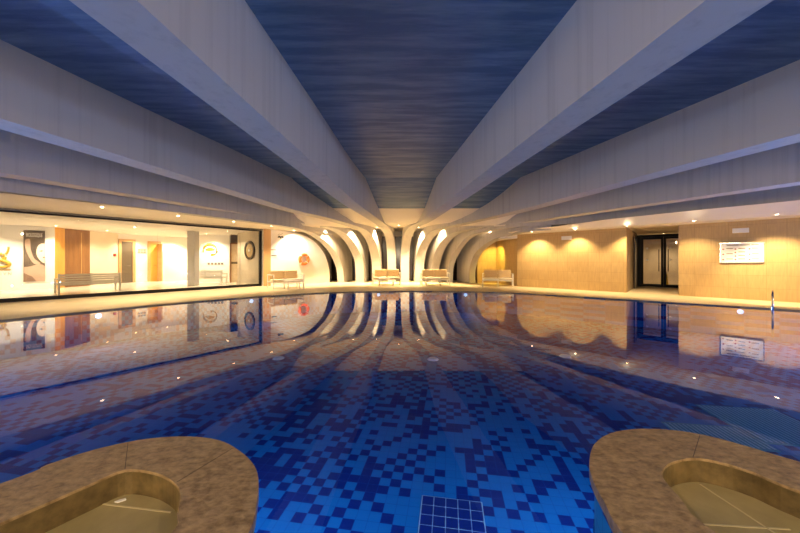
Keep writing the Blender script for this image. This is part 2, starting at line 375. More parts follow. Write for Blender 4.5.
# ------------------------------------------------------------------ beams that bend down into ribs
RIBS = [
 # name, centre line of the front as (px, py, depth), back angle, beam points (X, Y, z), half width
 ('L1', [(391.8, 282.9, 17.9), (391.8, 268, 17.9), (391.2, 251, 17.8), (389.7, 239, 17.5), (387, 231.5, 17.0), (382.6, 226.3, 16.0), (375.6, 220.6, 14.2)], 0, [(-1.62, 10, 3.1), (-1.87, 6, 3.1), (-2.12, 2, 3.1), (-2.68, -8, 3.1)], .24),
 ('L2', [(376.2, 282.9, 17.9), (376.0, 262, 17.85), (372.5, 246, 17.5), (368, 236.5, 17.1), (362, 230.3, 16.4), (347, 224.8, 15.0)], -6, [(-3.35, 13.3, 3.1), (-4.1, 11.5, 3.12), (-4.72, 8.5, 3.15), (-5.0, 7.3, 3.16), (-5.67, 4.2, 3.18), (-8.2, -8, 3.18)], .25),
 ('L3', [(359.8, 282.9, 17.9), (359.2, 263, 17.85), (354.5, 250.5, 17.7), (347.5, 239.5, 17.4), (338.5, 232, 16.9), (326, 227.8, 15.9)], -10, [(-5.6, 12.9, 3.02), (-6.8, 10.2, 3.05), (-8.4, 6.3, 3.05), (-14.3, -8, 3.05)], .25),
 ('L4', [(340.7, 282.9, 17.9), (339.3, 268, 17.85), (333.3, 254, 17.4), (325, 243.8, 16.9), (316, 236.7, 16.2), (304, 231.3, 15.0), (280, 226.2, 13.4)], -14, [(-7.36, 10.2, 2.83), (-8.42, 8.57, 2.84), (-9.38, 7.18, 2.85), (-19.5, -8, 2.85)], .2),
 ('R1', [(405, 282.9, 17.9), (405, 262, 17.9), (405.5, 250, 17.8), (407, 239, 17.4), (410, 231.5, 16.8), (414.5, 226.7, 16.0), (426, 221.3, 14.5)], 0, [(1.66, 10, 3.1), (2.04, 6, 3.1), (2.43, 2, 3.1), (3.39, -8, 3.1)], .24),
 ('R2', [(419, 282.9, 17.9), (420, 263, 17.9), (422.5, 250, 17.7), (427.5, 239.5, 17.3), (434, 233, 16.7), (443, 228.8, 15.9)], 6, [(3.55, 14.0, 3.06), (4.2, 12.6, 3.1), (4.72, 10.6, 3.1), (5.37, 7.96, 3.13), (6.22, 4.6, 3.15), (9.4, -8, 3.15)], .25),
 ('R3', [(435, 282.9, 17.9), (435.3, 268, 17.85), (438, 256, 17.65), (442.5, 246, 17.4), (448.5, 238.5, 17.0), (457, 233, 16.5), (470, 229.5, 15.9), (485, 227.4, 15.2)], 13, [(5.05, 14.4, 2.94), (5.75, 13.5, 2.95), (6.75, 11.5, 2.97), (8.95, 6.7, 2.97), (15.7, -8, 2.97)], .25),
 ('R4', [(450.2, 282.9, 17.8), (450.7, 269, 17.75), (453.3, 259.5, 17.5), (458, 251, 17.2), (464.5, 242, 16.8), (473, 235.5, 16.3), (484, 231.8, 15.7), (500, 229.3, 14.9), (522, 226.9, 14.0)], 16, [(7.6, 12.75, 2.80), (8.15, 12.35, 2.84), (11.5, 8.9, 2.95), (17.5, 2.0, 2.95)], .17),
 ('R5', [(472.5, 283.2, 17.2), (472.5, 270, 17.2), (476.6, 256, 16.95), (484.6, 247, 16.4), (498.5, 238.7, 15.6), (515, 234.3, 14.7), (528, 232.0, 14.05)], 21, [(6.6, 13.55, 2.58)], .2),
]
BEAM_LABELS = {
 'L1': 'concrete beam left of the centre bay, curving down into a rib at the far end',
 'L2': 'second concrete beam left of the centre bay, ending in a curved rib',
 'L3': 'third concrete beam left of the centre bay, ending in a curved rib',
 'L4': 'outermost concrete beam above the glass wall, ending in a curved rib',
 'R1': 'concrete beam right of the centre bay, curving down into a rib at the far end',
 'R2': 'second concrete beam right of the centre bay, ending in a curved rib',
 'R3': 'third concrete beam right of the centre bay, ending in a curved rib',
 'R4': 'outermost concrete beam above the stone wall, ending in a curved rib',
 'R5': 'short curved rib beside the yellow-lit stone wall'}
for key, front, ang, beam, hw in RIBS:
    P = [atd(*q) for q in front]; P[0].z = 0.0
    nr = len(P); P += [Vector(q) for q in beam]
    sgn = -1 if key[0] == 'L' else 1
    path = catmull(P, 5); nfr = (nr - 1) * 5
    phi = math.radians(ang)
    base_t = Vector((math.sin(phi), -math.cos(phi)))
    N = len(path); V = []; arcl = 0
    for i, p in enumerate(path):
        a = path[max(i - 1, 0)]; b = path[min(i + 1, N - 1)]; t3 = (b - a).normalized()
        tp = Vector((b.x - a.x, b.y - a.y)); k = min(1.0, max(0.0, (path[0].y - p.y - 0.6) / 2.4))
        pl = tp.length / max((b - a).length, 1e-6)
        tdir = (tp.normalized() if tp.length > 1e-4 else base_t)
        td = (base_t * (1 - k) + tdir * k).normalized()
        side = Vector((-td.y, td.x, 0))
        up = Vector((-td.x, -td.y, 0)) * max(0.0, 1 - pl) + Vector((0, 0, 1)) * pl
        up.normalize()
        depth = 0.55 * (1 - k) + (ZS + 0.05 - p.z) / max(up.z, 0.35) * k
        if k == 0: depth = 0.55
        q = p + up * depth
        if k >= 1.0: q = Vector((p.x, p.y, ZS + 0.05))
        q.z = max(q.z, p.z)
        if key == 'R5': q = p + up * 0.45
        V += [p - side * hw, p + side * hw, q + side * hw, q - side * hw]
    mb = MB(); f = []
    for i in range(N - 1):
        for e in range(4):
            g = (e + 1) % 4; f.append((i * 4 + e, i * 4 + g, i * 4 + 4 + g, i * 4 + 4 + e))
    f += [(0, 1, 2, 3), tuple((N - 1) * 4 + e for e in (3, 2, 1, 0))]
    mb.mesh(V, f)
    # thinner blade of the rib behind its front
    back = Vector((path[0].x - base_t.x * 1.45, path[0].y - base_t.y * 1.45)); sd = Vector((math.cos(phi), math.sin(phi))) * 0.11
    cc = [path[i] for i in range(0, nfr + 1) if path[i].y > 14.6]
    cv = []
    for p in cc:
        c = Vector((p.x, p.y)) + (back - Vector((p.x, p.y))).normalized() * 0.25; zz = p.z + 0.05
        cv += [(c.x - sd.x, c.y - sd.y, zz), (c.x + sd.x, c.y + sd.y, zz), (back.x + sd.x, back.y + sd.y, zz), (back.x - sd.x, back.y - sd.y, zz)]
    top = cc[-1]; zt = 3.05
    cv += [(top.x - sd.x, top.y - sd.y, max(zt, top.z + .1)), (top.x + sd.x, top.y + sd.y, max(zt, top.z + .1)), (back.x + sd.x, back.y + sd.y, zt), (back.x - sd.x, back.y - sd.y, zt)]
    f = []
    for i in range(len(cv) // 4 - 1):
        for e in range(4):
            g = (e + 1) % 4; f.append((i * 4 + e, i * 4 + g, i * 4 + 4 + g, i * 4 + 4 + e))
    mb.mesh(cv, f)
    o = mb.build('beam', M['beam']); struct(o, BEAM_LABELS[key], 'beam')

# ------------------------------------------------------------------ left side: soffit, glass wall, lobby
edge = [(-19.3, -8), (-9.25, 7.2), (-8.3, 8.57), (-7.25, 10.2), (-6.0, 11.9), (-5.2, 13.2), (-4.7, 14.3), (-4.3, 15.5), (-3.6, 17.9)]
wal = [(-21, -2.9), (-12.9, 7.36), (-11.6, 9.02), (-10.0, 11.06), (-8.6, 12.84), (-7.5, 14.24), (-6.7, 15.2), (-5.6, 16.3), (-4.0, 18.0)]
mb = MB()
for i in range(len(edge) - 1):
    mb.face([(*edge[i], 2.83), (*edge[i + 1], 2.83), (*wal[i + 1], 2.80), (*wal[i], 2.80)])
struct(mb.build('ceiling_left', M['cream']), 'cream soffit with downlights above the glass wall', 'soffit')

root = bpy.data.objects.new('window_1', None); COL.objects.link(root)
struct(root, 'long black-framed glass wall between pool hall and lobby', 'window')
mb = MB()
wall_panel(mb, AB, A1, DK, 0.15, 0.10)
wall_panel(mb, AB, A1, 2.69, 2.81, 0.10)
e = A1 - AD * 0.11
wall_panel(mb, e, A1, 0.135, 2.70, 0.10)
e = AB + AD * 0.1
wall_panel(mb, AB, e, 0.135, 2.70, 0.10)
mb.build('window_frame', M['black'], root)
def ix(px):   # plan point on the glass line at a column
    q = on_wall(px, 260, A0, A1); return Vector((q.x, q.y))
cuts = [AB + AD * 0.1, AB + AD * 2.6, ix(158), A1 - AD * 0.11]
for i in range(3):
    mb = MB(); o1 = -Vector((AN.x, AN.y)) * 0.045
    wall_panel(mb, cuts[i] + o1 + AD * 0.004, cuts[i + 1] + o1 - AD * 0.004, 0.135, 2.70, 0.012)
    mb.build('pane', M['glass'], root)

# lobby shell
W = [(-24, 5.3), (-15.2, 13.7), (-15.35, 14.25), (-15.3, 15.35), (-15.4, 17.0), (-14.4, 19.05), (-12.9, 19.8), (-11.4, 17.55), (-9.62, 17.55), (-9.2, 17.9), (-8.43, 16.4)]
lob = [(AB.x, AB.y), (A1.x, A1.y), W[10], W[9], W[8], W[7], (-11.4, 20.4), (-15.8, 20.4), (-16, 14.0), (-24.2, 5.2), (-24.2, 3)]
mb = MB(); mb.prism([(p[0], p[1]) for p in lob], DK - 0.01, DK + 0.006)
struct(mb.build('floor_lobby', M['lobby_floor']), 'polished pale floor of the lobby behind the glass', 'floor')
mb = MB(); mb.prism([(p[0], p[1]) for p in lob], 2.74, 2.95)
struct(mb.build('ceiling_lobby', M['cream']), 'cream ceiling of the lobby behind the glass', 'ceiling')
def lwall(name, i, j, m, label, z0=DK, z1=2.78):
    mb = MB(); wall_panel(mb, W[i], W[j], z0, z1, 0.12); return struct(mb.build(name, M[m]), label, 'wall')
lwall('wall_logo', 0, 1, 'white_wall', 'white lobby wall carrying the gold emblem and the poster')
lwall('wall_honey', 1, 2, 'orange_wood', 'narrow honey wood strip beside the white lobby wall')
o = lwall('wall_wood', 2, 3, 'wood', 'brown wood panelled part of the lobby wall')
lwall('wall_beige', 3, 4, 'beige_wall', 'plain beige stretch of lobby wall beside the wood panel')
lwall('wall_doors', 4, 5, 'white_wall', 'pale lobby wall with two doors')
lwall('wall_bright', 5, 6, 'white_wall', 'brightly lit lobby wall right of the doors')
lwall('wall_nook', 6, 7, 'tan_wall', 'tan return wall behind the granite column')
lwall('wall_emblem', 7, 8, 'white_wall', 'white lobby wall with the round gold emblem')
lwall('wall_partition', 10, 9, 'beige_wall', 'tan partition')
mb = MB(); wall_panel(mb, W[10], A1 + AD * 0.0, DK, 2.78, 0.12); struct(mb.build('wall_mirror', M['beige_wall']), 'beige partition carrying the round mirror at the end of the glass', 'wall')
mb = MB(); mb.box(-10.0, 18.3, DK, -8.6, 18.4, 2.78); struct(mb.build('wall_passage', M['tan_wall']), 'tan wall at the end of the lobby passage', 'wall')
# joint strips on the wood panel
a, b = Vector(W[2]), Vector(W[3])
mb = MB(); q = on_wall(81, 260, W[2], W[3]); nn = Vector((-(b - a).y, (b - a).x)).normalized()
wall_panel(mb, (q.x, q.y), (q.x + (b - a).normalized().x * .03, q.y + (b - a).normalized().y * .03), DK + .1, 2.6, -0.012)
struct(mb.build('trim_1', M['oak']), 'pale vertical joint on the brown wood panel', 'trim')
# doors in the lobby
def lobby_door(name, pxa, pxb, ztop, leafm, label, open_=False):
    a, b = W[4], W[5]; d = (Vector(b) - Vector(a)).normalized()
    pa = on_wall(pxa, 260, a, b); pb = on_wall(pxb, 260, a, b); w = (pb - pa).length
    r = bpy.data.objects.new(name, None); COL.objects.link(r); r.matrix_world = wall_frame((pa.x, pa.y, DK + 0.006), d, 0.0)
    struct(r, label, 'door')
    f = MB(); fw = 0.13
    f.box(0, 0, 0.002, fw, ztop, 0.05); f.box(w - fw, 0, 0.002, w, ztop, 0.05); f.box(fw, ztop - fw, 0.002, w - fw, ztop, 0.05)
    f.build('door_frame', M['oak'], r)
    l = MB(); l.box(fw, 0.005, 0.002, w - fw, ztop - fw, 0.022); lf = l.build('door_leaf', M[leafm], r)
    if open_:
        l = MB(); l.box(w - fw - 0.05, 0.01, 0.022, w - fw, ztop - fw, 0.5); l.build('open_leaf', M['oak'], r)
    h = MB(); h.tube([(w - fw - 0.12, 0.95, 0.024), (w - fw - 0.12, 0.95, 0.07), (w - fw - 0.26, 0.95, 0.07)], 0.012); h.build('door_handle', M['steel'], lf)
lobby_door('door_1', 118.2, 135.2, 2.42, 'brown_leaf', 'closed grey-brown lobby door in an oak frame')
lobby_door('door_2', 147.5, 160.5, 2.38, 'door_glow', 'lobby door standing open onto a warm orange room', True)
pa = on_wall(231, 260, (-9.62, 17.55), (-9.2, 17.55)); 
r = bpy.data.objects.new('door_3', None); COL.objects.link(r); r.matrix_world = wall_frame((-9.61, 17.6, DK + 0.006), (1, 0.35)); struct(r, 'brown passage door beside the round gold emblem', 'door')
f = MB(); f.box(0, 0, 0, .07, 2.25, .06); f.box(.40, 0, 0, .46, 2.25, .06); f.box(.07, 2.17, 0, .40, 2.25, .06); f.build('door_frame', M['wood'], r)
f = MB(); f.box(.07, 0.004, 0, .40, 2.17, .03); f.build('door_leaf', M['tan_wall'], r)
f = MB(); f.box(.07, 1.05, .03, .40, 1.17, .04); f.build('push_bar', M['brown_leaf'], r)

# granite column in the lobby
mb = MB(); c = atd(193.2, 261, 15.6); mb.box(-0.19, -0.19, 0, 0.19, 0.19, 2.73, 0.03)
o = mb.build('column_lobby', M['granite']); o.location = (c.x, c.y, DK + 0.006); struct(o, 'grey speckled granite column in the lobby', 'column')

# poster
a, b = W[0], W[1]; ld = (Vector(b) - Vector(a)).normalized()
p0 = on_wall(23.6, 282, a, b); p1 = on_wall(45.0, 282, a, b); pt = on_wall(34, 230.5, a, b); pb_ = on_wall(34, 281.5, a, b)
pw = (Vector((p1.x, p1.y)) - Vector((p0.x, p0.y))).length; ph = pt.z - pb_.z
mw = wall_frame((p0.x, p0.y, pb_.z), ld, 0.003)
root = thing('poster', 'tall brown spa poster of a massage on the white lobby wall', 'poster', mw=mw)
mb = MB(); mb.box(0, 0, 0, pw, ph, 0.025); mb.build('backing', M['poster_dark'], root)
def flat(mb, pts, z0, z1): mb.prism([(x * pw, y * ph) for x, y in pts], z0, z1)
mb = MB(); mb.mi = 0
flat(mb, [(0.02, 0.0), (1, 0.0), (1, 0.30), (0.85, 0.335), (0.6, 0.33), (0.35, 0.30), (0.02, 0.28)], 0.025, 0.028)      # bare shoulder
mb.mi = 1
flat(mb, [(0.02, 0.0), (0.6, 0.0), (0.4, 0.10), (0.02, 0.17)], 0.028, 0.030)
mb.mi = 0
arm = catmull([(0.06, 0.80, 0), (0.30, 0.82, 0), (0.33, 0.64, 0), (0.48, 0.46, 0), (0.66, 0.40, 0), (0.78, 0.36, 0), (0.74, 0.33, 0), (0.50, 0.345, 0), (0.34, 0.42, 0), (0.14, 0.58, 0)], 3, True)
flat(mb, [(q.x, q.y) for q in arm], 0.028, 0.031)
mb.mi = 2
face_ = catmull([(0.995, 0.745, 0), (0.82, 0.745, 0), (0.68, 0.70, 0), (0.60, 0.60, 0), (0.63, 0.50, 0), (0.76, 0.42, 0), (0.90, 0.37, 0), (0.995, 0.36, 0)], 3)
flat(mb, [(q.x, q.y) for q in face_], 0.028, 0.032)
mb.mi = 3
flat(mb, [(0.72, 0.595), (0.84, 0.615), (0.92, 0.605), (0.84, 0.585)], 0.032, 0.034)     # closed eye
flat(mb, [(0.90, 0.48), (0.985, 0.49), (0.985, 0.46), (0.90, 0.465)], 0.032, 0.034)
flat(mb, [(0.62, 0.74), (0.70, 0.78), (0.995, 0.79), (0.995, 0.745), (0.82, 0.745), (0.68, 0.70), (0.60, 0.60), (0.57, 0.62)], 0.026, 0.029)
mb.build('picture', [M['poster_skin'], M['poster_shadow'], M['poster_pale'], M['poster_dark']], root)
mb = MB(); text_faces(mb, 'BIOLOGIQUE', 0.23, Matrix.Translation((pw * 0.5, ph * 0.875, 0.03)) @ Matrix.Diagonal((pw * .84 / 1.50, 1, 1, 1))); mb.build('lettering', M['white'], root)

# gold emblem at the left picture edge
c = on_wall(-1.0, 262, a, b); mw = wall_frame((c.x, c.y, c.z), ld, 0.004); s = c.y / F * 1.25
root = thing('wall_emblem', 'gold calligraphic emblem with grey letters on the white lobby wall', 'emblem', mw=mw)
mb = MB()
s = c.y / F; sx = s * .62
el = [((math.cos(t) * 12.2 - 2) * sx, math.sin(t) * 3.6 * s - 1.2 * s - math.cos(t) * 1.2 * s, 0.02) for t in [k * 2 * PI / 32 for k in range(32)]]
mb.tube(el, [0.028 + 0.022 * (1 + math.cos(k * 2 * PI / 32 - 0.6)) for k in range(32)], 8, True)
def stroke(pts, r):
    r = (r[0] * .62, r[1] * .62); mb.tube(catmull([(x * sx, y * s, 0.02) for x, y in pts], 5), [r[0] + (r[1] - r[0]) * i / ((len(pts) - 1) * 5) for i in range((len(pts) - 1) * 5 + 1)], 8)
stroke([(-14, 9), (-8, 7.2), (0, 7.6), (3.6, 8.0)], (0.06, 0.10))
stroke([(5.0, 8.4), (5.3, 4.0), (5.0, 1.5)], (0.03, 0.09))
stroke([(3.2, 5.0), (5.1, 1.8), (7.2, 5.0)], (0.04, 0.05))
stroke([(9.6, 15.4), (9.2, 11.6), (8.0, 9.0), (6.6, 8.2)], (0.05, 0.06))
stroke([(-3, 18), (-1.5, 13), (0.5, 10)], (0.07, 0.03))
stroke([(-9, 20), (-4, 21), (0.8, 20.8)], (0.05, 0.03))
mb.build('strokes', M['gold'], root, smooth=True)
mb = MB(); mb.box(-14 * sx, -8.1 * s, 0.0, 12.4 * sx, -7.4 * s, 0.02); mb.build('rule', M['gold'], root)
mb = MB(); text_faces(mb, 'I V N', 4.6 * s, Matrix.Translation((7.2 * sx, -13.4 * s, 0.005)) @ Matrix.Diagonal((.72, 1, 1, 1))); mb.build('lettering', M['grey_letters'], root)

# round gold emblem on the far lobby wall
c = on_wall(210.3, 250.5, W[7], W[8]); s = c.y / F; mw = wall_frame(c, (1, 0), 0.005)
root = thing('wall_emblem', 'round gold emblem with half ring on the brightly lit lobby wall', 'emblem', mw=mw)
mb = MB()
mb.tube([(math.cos(t) * 6.6 * s, math.sin(t) * 6.2 * s, .02) for t in [-0.35 + k * (PI + .7) / 24 for k in range(25)]], [0.02 + 0.045 * math.sin(PI * k / 24) for k in range(25)], 8)
mb.build('half_ring', M['gold'], root, smooth=True)
mb = MB(); mb.prism([(q.x * s, q.y * s) for q in catmull([(-4.6, 0.2, 0), (-3, 2.2, 0), (0, 3.0, 0), (3, 2.3, 0), (4.4, 0.8, 0), (2, 0.3, 0), (-1, -0.3, 0)], 4, True)], 0, .025); mb.build('crescent', M['gold'], root)
mb = MB(); mb.prism([(q.x * s, q.y * s) for q in catmull([(0.5, -5.2, 0), (1.2, -3.4, 0), (3.6, -3.6, 0), (6.6, -2.2, 0), (4.5, -4.6, 0), (2.2, -5.6, 0)], 4, True)], 0, .02); mb.build('leaf', M['gold'], root)
for k, x in enumerate((-1.5, 2.0, 5.4, 8.8, 12.0)):
    mb = MB(); mb.box((x - 1.1) * s, -14.2 * s, 0, (x + 1.1) * s, -12.2 * s, .012); mb.build('letter', M['grey_print'], root)

# round mirror
c = on_wall(250.0, 250.3, W[10], (A1.x, A1.y)); mw = wall_frame(c, Vector((A1.x, A1.y)) - Vector(W[10]), 0.004)
root = thing('round_mirror', 'round dark-rimmed mirror on the beige partition at the glass end', 'mirror', mw=mw)
mb = MB(); mb.annulus((0, 0, 0), (0, 0, 1), 0.36, 0.475, 0.05); mb.build('rim', M['bronze'], root)
mb = MB(); mb.disc((0, 0, 0), (0, 0, 1), 0.362, 0.02, 28); mb.build('mirror_glass', M['mirror_face'], root)
mb = MB(); mb.disc((0, 0, 0.02), (0, 0, 1), 0.07, 0.03, 16); mb.build('boss', M['white_metal'], root)

# small lobby fittings
c = on_wall(114.3, 255, W[3], W[4]); mb = MB(); mb.box(-.07, -.07, 0, .07, .07, .05, .01)
tag(mb.build('alarm_button', M['red'], mw=wall_frame(c, Vector(W[4]) - Vector(W[3]), 0.002)), 'small red alarm button left of the first lobby door', 'alarm')
c = on_wall(141.6, 251, W[4], W[5]); root = thing('door_sign', 'small grey sign plate between the two lobby doors', 'sign', mw=wall_frame(c, Vector(W[5]) - Vector(W[4]), 0.002))
mb = MB(); mb.box(-.22, -.14, 0, .22, .14, .015); mb.build('plate', M['beige_wall'], root)
mb = MB()
for i in range(2):
    for j in range(3): mb.box(-.19 + j * .135, -.11 + i * .125, .015, -.08 + j * .135, -.02 + i * .125, .02)
mb.build('pictograms', M['grey_print'], root)
c = atd(134.4, 226.6, 14.6); root = thing('ceiling_sign', 'small dark red sign under the lobby ceiling above the first door', 'sign', mw=wall_frame((c.x, c.y, c.z), (0.85, 0.5)))
mb = MB()
for k in range(3): mb.box(-.19 + k * .135, -.07, 0, -.075 + k * .135, .07, .03)
mb.build('letters', M['red'], root)
mb = MB(); mb.box(-.22, -.09, -.02, .22, .09, 0.0); mb.box(-.02, .09, -.015, .02, 2.74 - c.z, -0.005); mb.build('backing', M['beige_wall'], root)

# slatted benches
def make_bench(L, label):
    r = thing('slatted_bench', label, 'bench', group='slatted metal benches in the lobby')
    for s0, s1 in ((-L / 2 + .03, -0.02), (0.02, L / 2 - .03)):
        m = MB()
        for k in range(5): m.box(s0, -0.235 - k * 0.006, 0.30 + k * 0.088, s1, -0.205 - k * 0.006, 0.366 + k * 0.088, .006)
        m.build('backrest', M['bench'], r)
        m = MB()
        for k in range(5): m.box(s0, -0.18 + k * 0.095, 0.37, s1, -0.105 + k * 0.095, 0.40, .006)
        m.build('seat', M['bench'], r)
    for x in (-L / 2, 0, L / 2):
        m = MB(); m.box(x - .025, -.20, .32, x + .025, .30, .37); m.box(x - .025, -.26, .28, x + .025, -.20, .74); m.build('bracket', M['bench'], r)
    for x in (-L / 2, L / 2):
        for y in (-.22, .26):
            m = MB(); m.box(x - .03, y - .03, 0, x + .03, y + .03, .46 if y > 0 else .33, .006); m.build('leg', M['bench'], r)
        m = MB(); m.box(x - .03, -.2, .52, x + .03, .3, .56); m.box(x - .025, .24, .44, x + .025, .28, .52); m.build('armrest', M['bench'], r)
    return r
bn = make_bench(1.75, 'grey slatted bench with its back to the glass, in front of the wood panel')
bl = Vector((-12.28, 12.3)); bn.location = (bl.x, bl.y, DK + 0.006); bn.rotation_euler = (0, 0, math.atan2(1.5, 0.9))
bb = copy_tree(bn); bb['label'] = 'grey slatted bench standing in front of the round gold emblem'
bb.location = (-10.15, 16.4, DK + 0.006); bb.rotation_euler = (0, 0, 0.0)

# ------------------------------------------------------------------ white wall with the lifebuoy
WD = (WW1 - WW0).normalized(); WN = Vector((-WD.y, WD.x))
curve_px = [(329.6, 283), (329.2, 270), (325.2, 256), (319.6, 247), (313, 240.5), (304.5, 235.8), (294, 232.6), (280, 230.2)]
cp = []
for px, py in curve_px:
    q = on_wall(px, py, WW0, WW1); t = (Vector((q.x, q.y)) - WW0).dot(WD); cp.append((t, q.z if py < 283 else 0.0))
prof = [(0.0, 0.0)] + [(p.x, p.y) for p in catmull([(a, b, 0) for a, b in cp], 4)] + [(0.25, 2.79), (0.0, 2.79)]
mb = MB(); n = len(prof)
v = []
for off in (0.0, 0.5):
    for t, z in prof: q = WW0 + WD * t + WN * off; v.append((q.x, q.y, z))
tri = tessellate_polygon([[Vector((t, z, 0)) for t, z in prof]])
mb.mesh(v, [tuple(t) for t in tri] + [tuple(i + n for i in reversed(t)) for t in tri] + [(i, (i + 1) % n, (i + 1) % n + n, i + n) for i in range(n)])
bk = Vector((-4.25, 19.3)); ps = [(q.x, q.y, q.z) for q in [Vector((*(WW0 + WD * t), z)) for t, z in prof[1:-2]]]
bl = MB(); cv = []
for x, y, z in ps:
    e_ = Vector((x, y)) + WN * .03 + WD * .0
    cv += [(e_.x, e_.y, z + .02), (bk.x, bk.y, z + .02), (bk.x - .1, bk.y, z + .02), (e_.x - .1, e_.y + .06, z + .02)]
f = []
for i in range(len(ps) - 1):
    for e in range(4):
        g = (e + 1) % 4; f.append((i * 4 + e, i * 4 + g, i * 4 + 4 + g, i * 4 + 4 + e))
bl.mesh(cv, f); struct(bl.build('wall_blade', M['beam']), 'tan inner side of the curved wall edge beside the first rib', 'wall')
struct(mb.build('wall_left', M['white_wall']), 'white wall with a curved edge beside the glass wall', 'wall')
mb = MB(); wall_panel(mb, A1 + Vector((0.01, 0.02)), WW0 + Vector((0.0, 0.0)), DK - .02, 2.81, 0.35); struct(mb.build('trim_2', M['oak']), 'tan jamb strip at the end of the glass wall', 'trim')

def dirv(v): return (v.x, v.y)
c = on_wall(303.2, 259.3, WW0, WW1)
root = thing('lifebuoy', 'orange lifebuoy ring hanging on the white wall', 'lifebuoy', mw=wall_frame(c, WD, 0.0))
R_, r_ = 0.245, 0.075
mb = MB(); mb.tube([(math.cos(t) * R_, math.sin(t) * R_, r_) for t in [k * 2 * PI / 36 for k in range(36)]], r_, 12, True); mb.build('ring', M['orange'], root, smooth=True)
for q in range(4):
    t0 = PI / 4 + q * PI / 2
    mb = MB(); mb.tube([(math.cos(t0 + d) * R_, math.sin(t0 + d) * R_, r_) for d in (-.08, -.04, 0, .04, .08)], r_ + .004, 12); mb.build('band', M['rope_white'], root, smooth=True)
mb = MB(); mb.tube([(math.cos(t) * (R_ + .085), math.sin(t) * (R_ + .085), r_) for t in [k * 2 * PI / 36 for k in range(36)]], 0.009, 6, True); mb.build('grab_rope', M['rope_white'], root)
mb = MB(); mb.disc((0, R_ - r_ - .012, 0.0), (0, 0, 1), .012, .2, 8); mb.build('hook', M['steel'], root)

c = on_wall(280.6, 236.5, WW0, WW1)
root = thing('wall_sign', 'small dark emblem sign high on the white wall above the sofa', 'sign', mw=wall_frame(c, WD, 0.001))
mb = MB(); mb.box(-.2, -.11, 0, .2, .22, .008); mb.build('plate', M['white_wall'], root)
mb = MB(); mb.prism([(q.x, q.y) for q in catmull([(-.15, -.08, 0), (-.13, .02, 0), (-.03, .03, 0), (0, .0, 0), (.06, .03, 0), (.15, .0, 0), (.14, -.09, 0), (.04, -.05, 0), (0, -.11, 0), (-.06, -.06, 0)], 3, True)], .008, .014)
mb.tube([(-.15, .06, .01), (-.08, .12, .01), (.0, .10, .01), (.12, .15, .01)], .008, 6); mb.build('emblem', M['charcoal'], root)
c = on_wall(273.4, 252.6, WW0, WW1)
root = thing('wall_plaque', 'small white plaque with two printed lines left of the lifebuoy', 'plaque', mw=wall_frame(c, WD, 0.001))
mb = MB(); mb.box(-.19, -.22, 0, .19, .2, .01); mb.build('plate', M['white'], root)
mb = MB(); mb.box(-.11, -.17, .01, .16, -.125, .015); mb.build('dark_line', M['charcoal'], root)
mb = MB(); mb.box(-.15, .12, .01, .15, .16, .015); mb.build('grey_line', M['grey_print'], root)

# ------------------------------------------------------------------ right side
def zip_strip(name, inner, mid, outer, m, label):
    mb = MB()
    for i in range(len(inner) - 1):
        mb.face([inner[i], inner[i + 1], mid[i + 1], mid[i]]); mb.face([mid[i], mid[i + 1], outer[i + 1], outer[i]])
    return struct(mb.build(name, M[m]), label, 'soffit')
def rw(y): # X of the stone wall line at depth y
    return RWa.x + (RWc.x - RWa.x) * (y - RWa.y) / (RWc.y - RWa.y)
inn, mid, out = [], [], []
for y, zi, zm in ((3.0, 2.95, 2.56), (6.0, 2.95, 2.56), (8.9, 2.95, 2.56), (10.6, 2.90, 2.56), (12.3, 2.83, 2.56), (13.4, 2.72, 2.56), (14.4, 2.66, 2.55), (15.05, 2.6, 2.53)):
    x = rw(y); inn.append((x - 0.74 * 0.7071 - 0.06, y - 0.74 * 0.7071, zi)); mid.append((x - 0.50 * 0.7071, y - 0.50 * 0.7071, zm)); out.append((x + .02, y + .02, 2.52))
zip_strip('ceiling_right', inn, mid, out, 'cream', 'cream sloping soffit along the top of the stone wall')
mb = MB()
wall_panel(mb, RW0, RWa, DK - .03, 2.53, -0.25); struct(mb.build('wall_right', M['travertine']), 'beige stone tiled wall right of the door recess, carrying the notice board', 'wall')
mb = MB(); wall_panel(mb, RWb, RWc, DK - .03, 2.53, -0.25); struct(mb.build('wall_right_far', M['travertine']), 'beige stone tiled wall left of the door recess', 'wall')
mb = MB(); wall_panel(mb, RWc, RWd, DK - .03, 2.62, -0.25); wall_panel(mb, RWd, RWe, DK - .03, 3.0, -0.25)
struct(mb.build('wall_corner', M['travertine']), 'yellow-lit stone wall behind the far right sofa', 'wall')
mb = MB(); mb.prism([(5.7, 15.0), (5.4, 17.3), (4.75, 17.3), (4.95, 15.35)], 2.34, 2.56)
struct(mb.build('ceiling_corner', M['cream']), 'small dropped cream soffit in the corner above the far right sofa', 'soffit')
# door recess
nR = Vector((0.7071, 0.7071)); D = 4.05
La = RWb + Vector((0.66, 0.745)).normalized() * 4.12
Ra = RWa + nR * (D + .05)
mb = MB(); wall_panel(mb, RWb + Vector((.18, .2)), La, DK - .03, 2.66, 0.12); struct(mb.build('wall_recess', M['tan_wall']), 'side wall of the door recess', 'wall')
mb = MB(); wall_panel(mb, RWa + nR * .2, Ra, DK - .03, 2.66, -0.12); struct(mb.build('wall_recess_side', M['tan_wall']), 'right side wall of the door recess', 'wall')
mb = MB(); mb.prism([(RWb.x, RWb.y), (RWa.x, RWa.y), (Ra.x + .3, Ra.y + .3), (La.x + .3, La.y + .3)], 2.56, 2.75); struct(mb.build('ceiling_recess', M['beige_wall']), 'tan ceiling of the door recess', 'ceiling')
dl = on_wall(636.8, 260, La, Ra); DL = Vector((dl.x, dl.y)); dd = (Ra - La).normalized()
